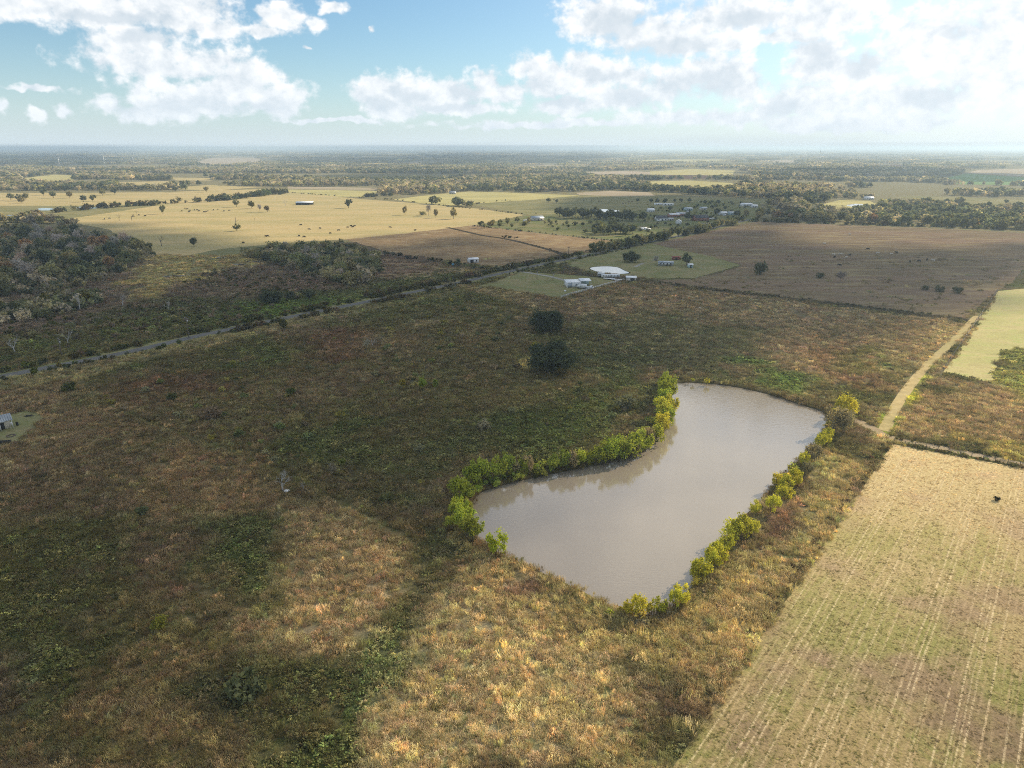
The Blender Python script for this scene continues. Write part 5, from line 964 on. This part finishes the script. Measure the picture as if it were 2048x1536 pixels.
s = house('white-roofed open shed at the end of the pipe fence', 1262, 562, 6.2, 4.5, 2.4, -0.12, M_WALLC, M_ROOFW, flat=0.35, doors=((0.8, 2.6),), wins=(), name='shed', cat='shed')
house('small white metal shed in the brown field', 946, 525, 7.2, 5.0, 2.7, 0.35, M_WHITE, M_ROOFW, 0.8, doors=((-1.5, 2.4),), wins=((2.0, 1.0),), name='shed', cat='shed')
house('long silver mobile home between two dark trees', 1331, 531, 10.5, 4.6, 2.5, -0.12, M_STEEL, M_ROOFG, 0.6, doors=((1.0, 1.0),), wins=((-3.8, 1.2), (-1.6, 1.0), (3.4, 1.2)), name='mobile_home', cat='mobile home')
house('small pale teal shed under the tree east of the mobile home', 1380, 535, 3.2, 3.0, 2.2, 0.1, M_WALLT, M_ROOFW, 0.5, doors=((0, 1.0),), wins=(), name='shed', cat='shed')
house('rusty red outbuilding behind the mobile home', 1352, 519, 6.0, 3.5, 1.9, -0.1, M_RUST, M_RUST, 0.5, doors=((0, 1.6),), wins=(), name='outbuilding', cat='outbuilding')
# pole barn in the pasture
p = G(608, 410); t_ = thing('pole_barn', 'long open pole barn with white roof in the sunny pasture', 'barn', (p[0], p[1] + 4, 0.05), 0.06)
shed_roof(t_, 24, 9, 3.1, 4.4, M_ROOFW, 0.4, 0.2); MB().box(-12, 12, 4.3, 4.45, 0, 4.2).build('back_wall', M_ROOFD, t_); MB().box(-12.1, -11.98, -4.4, 4.3, 0, 3.2).build('end_wall', M_ROOFD, t_)
for i in range(7): MB().box(-11.9 + i * 3.95, -11.7 + i * 3.95, -4.4, -4.2, 0, 3.1).build('post', M_POST, t_)
# village
V_ = [('white gabled farmhouse with dark roof at the west end of the village', 1322, 441, 13, 9, 3.0, 0.1, M_WHITE, M_ROOFD, 2.6), ('small white round-topped shed at the village pasture', 1301, 424, 9, 6, 3.2, 0.2, M_WHITE, M_ROOFW, 1.4),
      ('long barn with slate-grey roof in the village centre', 1400, 441, 17, 11, 3.4, 0.3, M_BRICK, M_ROOFD, 3.0), ('little white gabled cottage in front of the village trees', 1357, 448, 8, 6, 3.0, 1.3, M_WHITE, M_ROOFW, 1.6),
      ('white-roofed barn behind the little cottage', 1347, 434, 13, 8, 3.2, 0.2, M_BRICK, M_ROOFW, 1.0), ('pale blue-roofed barn beside the white-roofed barn', 1361, 432, 12, 8, 3.2, 0.2, M_BRICK, M_ROOFG, 1.2),
      ('low grey-roofed shed west of the little cottage', 1338, 441, 9, 6, 2.2, 0.2, M_WALLC, M_ROOFG, 0.8), ('pale teal house in the upper village', 1376, 421, 10, 7, 2.8, 0.2, M_WALLT, M_ROOFG, 1.4),
      ('white house among dark trees at the east end of the village', 1445, 430, 10, 7, 2.8, 0.2, M_WHITE, M_ROOFW, 1.4), ('teal shed among dark trees at the east end of the village', 1461, 430, 8, 6, 3.0, 0.2, M_WALLT, M_ROOFG, 1.2),
      ('wide white-roofed house by the eastern wood', 1492, 412, 16, 8, 3.0, 0.1, M_WHITE, M_ROOFW, 1.2), ('small white house below the eastern wood', 1508, 415, 8, 6, 2.8, 0.1, M_WHITE, M_ROOFW, 1.2),
      ('long low white building behind the round trees, east one', 1336, 411, 15, 5, 2.2, 0.0, M_WHITE, M_ROOFW, 0.6), ('long low white building behind the round trees, west one', 1316, 410, 11, 5, 2.2, 0.0, M_WHITE, M_ROOFW, 0.6),
      ('cream house in the upper village yards', 1406, 420, 9, 7, 2.8, 0.1, M_WALLC, M_ROOFG, 1.3), ('pale farmhouse among garden trees', 1074, 441, 14, 9, 3.2, 0.3, M_WALLC, M_ROOFG, 2.0), ('white garden shed west of the pale farmhouse', 1053, 446, 7, 5, 2.6, 0.3, M_WHITE, M_ROOFW, 1.0),
      ('white house beside the marsh pond', 1737, 399, 14, 8, 3.0, 0.0, M_WHITE, M_ROOFW, 1.6), ('blue-roofed barn at the edge of the western wood', 27, 439, 18, 10, 3.4, 0.0, M_WALLT, M_ROOFG, 1.6), ('cream cottage on the far field edge', 905, 388, 12, 8, 3.0, 0.1, M_WALLC, M_ROOFG, 1.6), ('white cottage hidden in the eastern woods', 1500, 386, 12, 8, 3, 0.1, M_WHITE, M_ROOFW, 1.4)]
for lab, u, v, w, d, h, yaw, wl, rf, rise in V_: house(lab, u, v, w, d, h, yaw, wl, rf, rise, doors=((0.4, 1.1),), wins=((-w * .3, 1.2), (w * .3, 1.2)), name='shed' if 'shed' in lab else ('barn' if 'barn' in lab else 'house'), cat='shed' if 'shed' in lab else ('barn' if 'barn' in lab else 'house'))
for i, (u, v) in enumerate([(1281, 461), (1288, 460), (1295, 462)]): trailer(f'{ORD[i]} of three white camper trailers below the village', u, v, 0.2 + .2 * i, 6.0, 2.6)
for i, (u, v) in enumerate([(1417, 440), (1424, 439), (1318, 443), (1449, 432), (1375, 425)]): truck(['white pickup on the village drive beside the slate-roofed barn', 'second white pickup on the village drive', 'white pickup beside the white gabled farmhouse', 'white pickup at the east end of the village', 'pale pickup below the teal house'][i], u, v, 0.3 * i, M_WHITE)
# house at the frame edge: metal roof, porch, clutter on the lawn
R1, R0_, E1 = G(19, 826.7, 4.4), G(-6, 832.4, 4.4), G(31, 838.5, 2.7)
dirv = (R1 - R0_)[:2]; dirv /= np.linalg.norm(dirv); yaw = math.atan2(dirv[1], dirv[0]); nv = np.array([-dirv[1], dirv[0]]); half = abs(np.dot((E1 - R1)[:2], nv)); ctr = R1[:2] - dirv * 8.5
ht = thing('house', 'house with blue-grey metal roof and porch at the lawn edge', 'house', (ctr[0], ctr[1], 0.04), yaw)
wallbox(ht, 16.0, half * 2 - 2.6, 2.7, M_WALLC, 1.45)
kk = (4.4 - 2.7) / half
MB().prism([(-half, 2.7), (0, 4.4), (half, 2.7), (half, 2.8), (0, 4.5), (-half, 2.8)], -8.6, 8.6).build('roof', M_ROOFG, ht)
for j in range(29): MB().prism([(-half, 2.803), (-0.02, 4.503), (-0.02, 4.55), (-half, 2.85)], -8.5 + j * .6, -8.46 + j * .6).build('roof_rib', M_ROOFG, ht)
for x in (8.3, 5.2, 2.1, -1.0): MB().box(x - .07, x + .07, -half + .1, -half + .24, 0, 2.75).build('porch_post', M_WHITE, ht)
for x, w in ((6.0, 1.0), (1.5, 1.0)): opening(ht, 'door', x, w, .05, 2.1, -half + 1.27, M_DARK)
opening(ht, 'window', 3.8, 1.5, 1.0, 2.0, -half + 1.27, M_GLASS, frame=M_WHITE)
def prop(name, label, cat, u, v, build, yaw=0.0):
    p = G(u, v); t_ = thing(name, label, cat, (p[0], p[1], 0.035), yaw); build(t_); return t_
def chair(t_):
    MB().box(-.3, .3, -.3, .3, .4, .46).build('seat', M_WHITE, t_); MB().box(-.3, .3, .26, .32, .46, 1.0).build('backrest', M_WHITE, t_)
    for x in (-.25, .25):
        for y in (-.25, .25): MB().box(x - .03, x + .03, y - .03, y + .03, 0, .4).build('leg', M_WHITE, t_)
for i, (u, v) in enumerate([(5, 856), (10, 853), (23, 851)]): prop('lawn_chair', f'white lawn chair before the porch, {["westernmost", "middle", "easternmost"][i]}', 'chair', u, v, chair, .4 * i)
def grill(t_):
    MB().tube([(0, 0, .7), (0, 0, .85), (0, 0, 1.05), (0, 0, 1.15)], [.25, .42, .36, .1], 10).build('lid', M_DARK, t_); MB().box(-.4, .4, -.05, .05, 0.0, .72).build('stand', M_DARK, t_)
prop('barrel_grill', 'black barrel grill at the corner of the porch', 'grill', 35, 851, grill)
def pit(t_):
    for j in range(11):
        a = j * 2 * math.pi / 11; x, y = 1.0 * math.cos(a), 1.0 * math.sin(a); MB().tube([(x, y, 0), (x + .02, y, .18), (x, y + .02, .3)], [.27, .25, .14], 6).build('stone', M_POST, t_)
prop('fire_pit', 'dark fire pit ring on the lawn', 'fire pit', 22, 872, pit)
prop('brush_heap', 'dark heap of ash and branches at the back of the lawn', 'heap', 58, 833, lambda t_: MB().tube([(-1.6, 0, .1), (1.5, .3, .3)], .1, 5).tube([(-1.2, .6, .15), (1.2, -.5, .35)], .1, 5).tube([(-.4, -.8, .1), (.6, .9, .4)], .09, 5).tube([(-1.0, -.5, .2), (.3, .8, .25)], .12, 5).build('branches', M_DARK, t_))
def tank(t_, r=.6, m=None): MB().tube([(0, 0, 0), (0, 0, 1.2), (0, 0, 1.4)], [r, r, r * .3], 12).build('shell', m or M_BLUE, t_); MB().tube([(0, 0, 1.38), (0, 0, 1.5)], .15, 8).build('lid', M_DARK, t_)
prop('water_tank', 'small blue water tank beside the dark cedar', 'tank', 906, 531, lambda t_: tank(t_, .9))
def trough(t_):
    MB().box(-2, 2, -.5, -.42, .0, .6).box(-2, 2, .42, .5, 0, .6).box(-2, -1.92, -.42, .42, 0, .6).box(1.92, 2, -.42, .42, 0, .6).build('sides', M_DARK, t_); MB().box(-1.92, 1.92, -.42, .42, .35, .4).build('water', M_POOL, t_)
prop('stock_trough', 'long dark trough at the edge of the western lawn', 'trough', 6, 886, trough, .15)
def bale(t_): MB().tube([(0, -.6, .62), (0, .6, .62)], .62, 14).build('roll', M_DIRT, t_); MB().tube([(0, -.3, .62), (0, -.25, .62)], .635, 14).tube([(0, .25, .62), (0, .3, .62)], .635, 14).build('twine', M_WHITE, t_)
for i, (u, v, m_) in enumerate([(1400, 618, 0), (574, 986, 1), (1130, 583, 2)]):
    prop('white_tub', ['white tub lying in the brown meadow', 'white junk tub under the leafless white tree', 'white tub on the mown yard beside the workshop'][i], 'tub', u, v,
         lambda t_: (MB().tube([(0, 0, 0), (0, 0, .6)], [.55, .7], 10).build('shell', M_WHITE, t_), MB().tube([(0, 0, .58), (0, 0, .64)], .74, 10).build('rim', M_WHITE, t_)))
for i, (u, v, n_) in enumerate([(345, 555, 9), (505, 524, 7), (455, 516, 5), (475, 531, 6), (60, 601, 6), (115, 593, 6)]):
    def logs(t_, n_=n_, i=i):
        r = random.Random(i)
        for j in range(n_):
            a = r.uniform(-.5, .5); L = r.uniform(3, 7); x, y, z = r.uniform(-5, 5), r.uniform(-1.5, 1.5), r.uniform(.2, 1.1)
            MB().tube([(x - L / 2 * math.cos(a), y - L / 2 * math.sin(a), z * .7), (x, y, z), (x + L / 2 * math.cos(a), y + L / 2 * math.sin(a), z * .8)], [.28, .24, .1], 6).build('log', M_BARK if j % 3 else M_PALEBARK, t_)
    prop('log_pile', ['large pile of felled logs in the shaded pasture', 'pile of felled trunks beside the thicket', 'pale fallen trunk pile above the thicket', 'low scattered log pile west of the thicket', 'low log row below the western wood, western one', 'low log row below the western wood, eastern one'][i], 'log pile', u, v, logs, .2)

# ------------------------------------------------------------------ fences
def fence(label, name, A, B, spacing, hp, rails, pm, rm, rp=.07, rr=.03, jit=0.0, wire=False):
    A, B = np.asarray(A), np.asarray(B); L = np.linalg.norm(B - A); n = int(L / spacing) + 1; d = (B - A) / L; t_ = thing(name, label, 'fence', (A[0], A[1], 0.0), math.atan2(d[1], d[0])); r = random.Random(3)
    tl = []
    for i in range(n):
        j = r.uniform(-jit, jit); k = r.uniform(-jit, jit); MB().tube([(i * spacing, 0, -.1), (i * spacing + j, k, hp * r.uniform(.9, 1.1))], rp, 6).build('post', pm, t_)
    for z in rails: MB().tube([(0, 0, z), ((n - 1) * spacing * .5, 0, z), ((n - 1) * spacing, 0, z)], rr, 4).build('wire' if wire else 'rail', rm, t_)
    return t_
fence('weathered post and wire fence along the track above the stubble', 'wire_fence', e0 + TOPDIR * 0.3 + np.array([0.5, .9]), e0 + TOPDIR * 62 + np.array([.5, .9]), 2.7, 1.45, (.5, .9, 1.2), M_POST, M_STEEL, .09, .012, .09, True)
fence('white pipe fence from the yard corner to the open shed', 'pipe_fence', G(1122, 596)[:2], G(1248, 561)[:2], 2.6, 1.45, (.45, .9, 1.35), M_ROOFW, M_ROOFW, .10, .08)
fence('post and wire fence along the mown hay strip', 'wire_fence', G(1886, 742)[:2], G(1996, 580)[:2], 6.0, 1.5, (.5, 1.1), M_POST, M_STEEL, .12, .015, .08, True)
fence('post and wire fence north of the brown field', 'wire_fence', G(945, 453)[:2], G(1228, 483)[:2], 9.0, 1.5, (.6, 1.2), M_POST, M_STEEL, .12, .02, .05, True)
# ------------------------------------------------------------------ utility poles, pylons, mast
def pole(label, u, v, hm=9.5):
    p = G(u, v); t_ = thing('utility_pole', label, 'utility pole', (p[0], p[1], 0), RYAW, 'utility poles along the road'); MB().tube([(0, 0, -.3), (0, 0, hm)], [.2, .12], 8).build('pole', M_POST, t_)
    c_ = MB().box(-.08, .08, -1.2, 1.2, hm - .8, hm - .6).build('crossarm', M_POST, t_)
    for y in (-1.05, -.4, .4, 1.05): MB().tube([(0, y, hm - .6), (0, y, hm - .3)], [.07, .05], 6).build('insulator', M_STEEL, c_)
    MB().tube([(.3, 0, hm - 2.4), (.3, 0, hm - 1.5)], .22, 8).build('transformer', M_STEEL, t_)
for i, (u, v, h) in enumerate([(124, 714, 8), (378, 676, 9.5), (1020, 548, 8), (1137, 514, 8), (1215, 497, 8), (1345, 470, 8)]):
    pole(['utility pole by the yellow roadside tree', 'tall utility pole beside the western road stretch', 'utility pole where the drive leaves the road', 'utility pole beside the brown field corner', 'utility pole in the road tree row', 'utility pole at the village gap'][i], u, v, h)
for i, (u, v) in enumerate([(1074, 558), (1106, 562)]): pole(['short yard pole in front of the drive, western one', 'short yard pole in front of the drive, eastern one'][i], u, v, 5.5)
def pylon(label, u, v, h):
    p = G(u, v); t_ = thing('power_pylon', label, 'pylon', (p[0], p[1], 0), .4, 'pylons of the far power line'); mb = MB(); w = h * .09
    L = [(sx * w, sy * w) for sx in (-1, 1) for sy in (-1, 1)]
    for x, y in L: MB().tube([(x, y, 0), (x * .3, y * .3, h * .62), (x * .18, y * .18, h)], .25, 4).build('leg', M_STEEL, t_)
    for k in range(6):
        f = k / 6; g_ = (k + 1) / 6; a, b = w * (1 - .75 * f), w * (1 - .75 * g_)
        mb.tube([(-a, -a, f * h), (b, -b, g_ * h)], .14, 4).tube([(a, -a, f * h), (-b, -b, g_ * h)], .14, 4).tube([(-a, a, f * h), (b, b, g_ * h)], .14, 4).tube([(a, a, f * h), (-b, b, g_ * h)], .14, 4)
    mb.build('lattice', M_STEEL, t_)
    for z in (.68, .82, .95): MB().tube([(-h * .16, 0, h * z), (0, 0, h * z + .6), (h * .16, 0, h * z)], .25, 4).build('crossarm', M_STEEL, t_)
for i, (u, v, h) in enumerate([(120, 336, 42), (210, 334, 44), (268, 332, 42), (398, 333, 42)]): pylon(f'{ORD[i]} steel lattice pylon from the west over the far woods', u, v, h)
p = G(1639, 319); t_ = thing('radio_mast', 'slender dark radio mast on the eastern horizon', 'mast', (p[0], p[1], 0)); MB().tube([(0, 0, 0), (0, 0, 60)], [1.0, .6], 5).build('mast', M_POST, t_); MB().tube([(0, 0, 52), (0, 0, 60)], 2.2, 6).build('antenna', M_POST, t_)
# ------------------------------------------------------------------ cattle
def cow_mesh(m, grazing):
    mb = MB(); mb.tube([(-1.05, 0, 1.0), (-.9, 0, 1.02), (-.4, 0, .95), (.3, 0, .92), (.8, 0, 1.0), (1.05, 0, 1.08)], [.22, .38, .42, .44, .38, .24], 8)
    hz = .35 if grazing else 1.35; mb.tube([(.9, 0, 1.15), (1.25, 0, (1.15 + hz) / 2 + .1), (1.45, 0, hz), (1.75, 0, hz - .18)], [.26, .2, .17, .1], 7)
    for x in (-.8, .72):
        for y in (-.24, .24): mb.tube([(x, y, .85), (x + (.06 if x < 0 else -.02), y, .45), (x, y, 0)], [.17, .09, .07], 6)
    mb.tube([(-1.1, 0, 1.2), (-1.25, 0, .95), (-1.22, 0, .5)], [.05, .03, .05], 5)
    for y in (-.2, .2): mb.tube([(1.38, y * .6, hz + .12), (1.36, y * 1.5, hz + .14)], [.07, .03], 5)
    return mb.mesh('cow', m)
COWS = {(c, g): cow_mesh(m, g) for c, m in (('b', M_HIDE), ('w', M_HIDEW), ('r', M_HIDEB)) for g in (0, 1)}
cr = random.Random(9)
def herd(pts, where, group, colors='b'):
    for i, (u, v) in enumerate(pts):
        c = colors[i % len(colors)]; g = cr.random() < .7; p = G(u, v)
        o = ob('cow', COWS[(c, int(g))], None, (p[0], p[1], 0.05), cr.uniform(0, 6.28), label=f'{ORD[i]} cow {where}, {"black" if c == "b" else ("cream" if c == "w" else "brown")}', category='cow', group=group); o.scale = (1.15, 1.15, 1.15)
herd([(364, 423), (370, 418), (375, 419), (378, 425), (380, 422), (389, 421), (395, 421), (398, 423), (408, 425), (412, 424), (416, 423), (427, 421), (436, 420), (448, 423), (458, 422)], 'of the herd strung across the sunny pasture, counted eastward', 'herd in the sunny pasture')
herd([(219, 438), (209, 439), (278, 431), (290, 433), (267, 434)], 'near the leaning snags', 'cattle near the snags')
herd([(487, 487), (532, 474), (535, 474), (598, 473), (608, 475), (602, 451), (618, 460), (640, 458), (661, 468), (677, 462), (695, 456), (702, 453), (706, 455), (709, 453), (780, 456), (830, 462)], 'scattered north of the thicket, counted eastward', 'cattle north of the thicket')
herd([(1667, 511), (1669, 516), (1681, 510), (1692, 517), (1699, 512), (1678, 532), (1736, 500), (1755, 508), (1782, 510), (1793, 507), (1820, 525), (1838, 524), (1854, 521), (1865, 522), (1699, 470), (1649, 489)], 'on the purple-brown field, counted outward', 'cattle on the purple-brown field', 'wbwwbbbwwbbbbwww')
herd([(1252, 407), (1258, 405), (1264, 404), (1246, 408)], 'in the pasture above the village pond', 'cattle above the village', 'r')
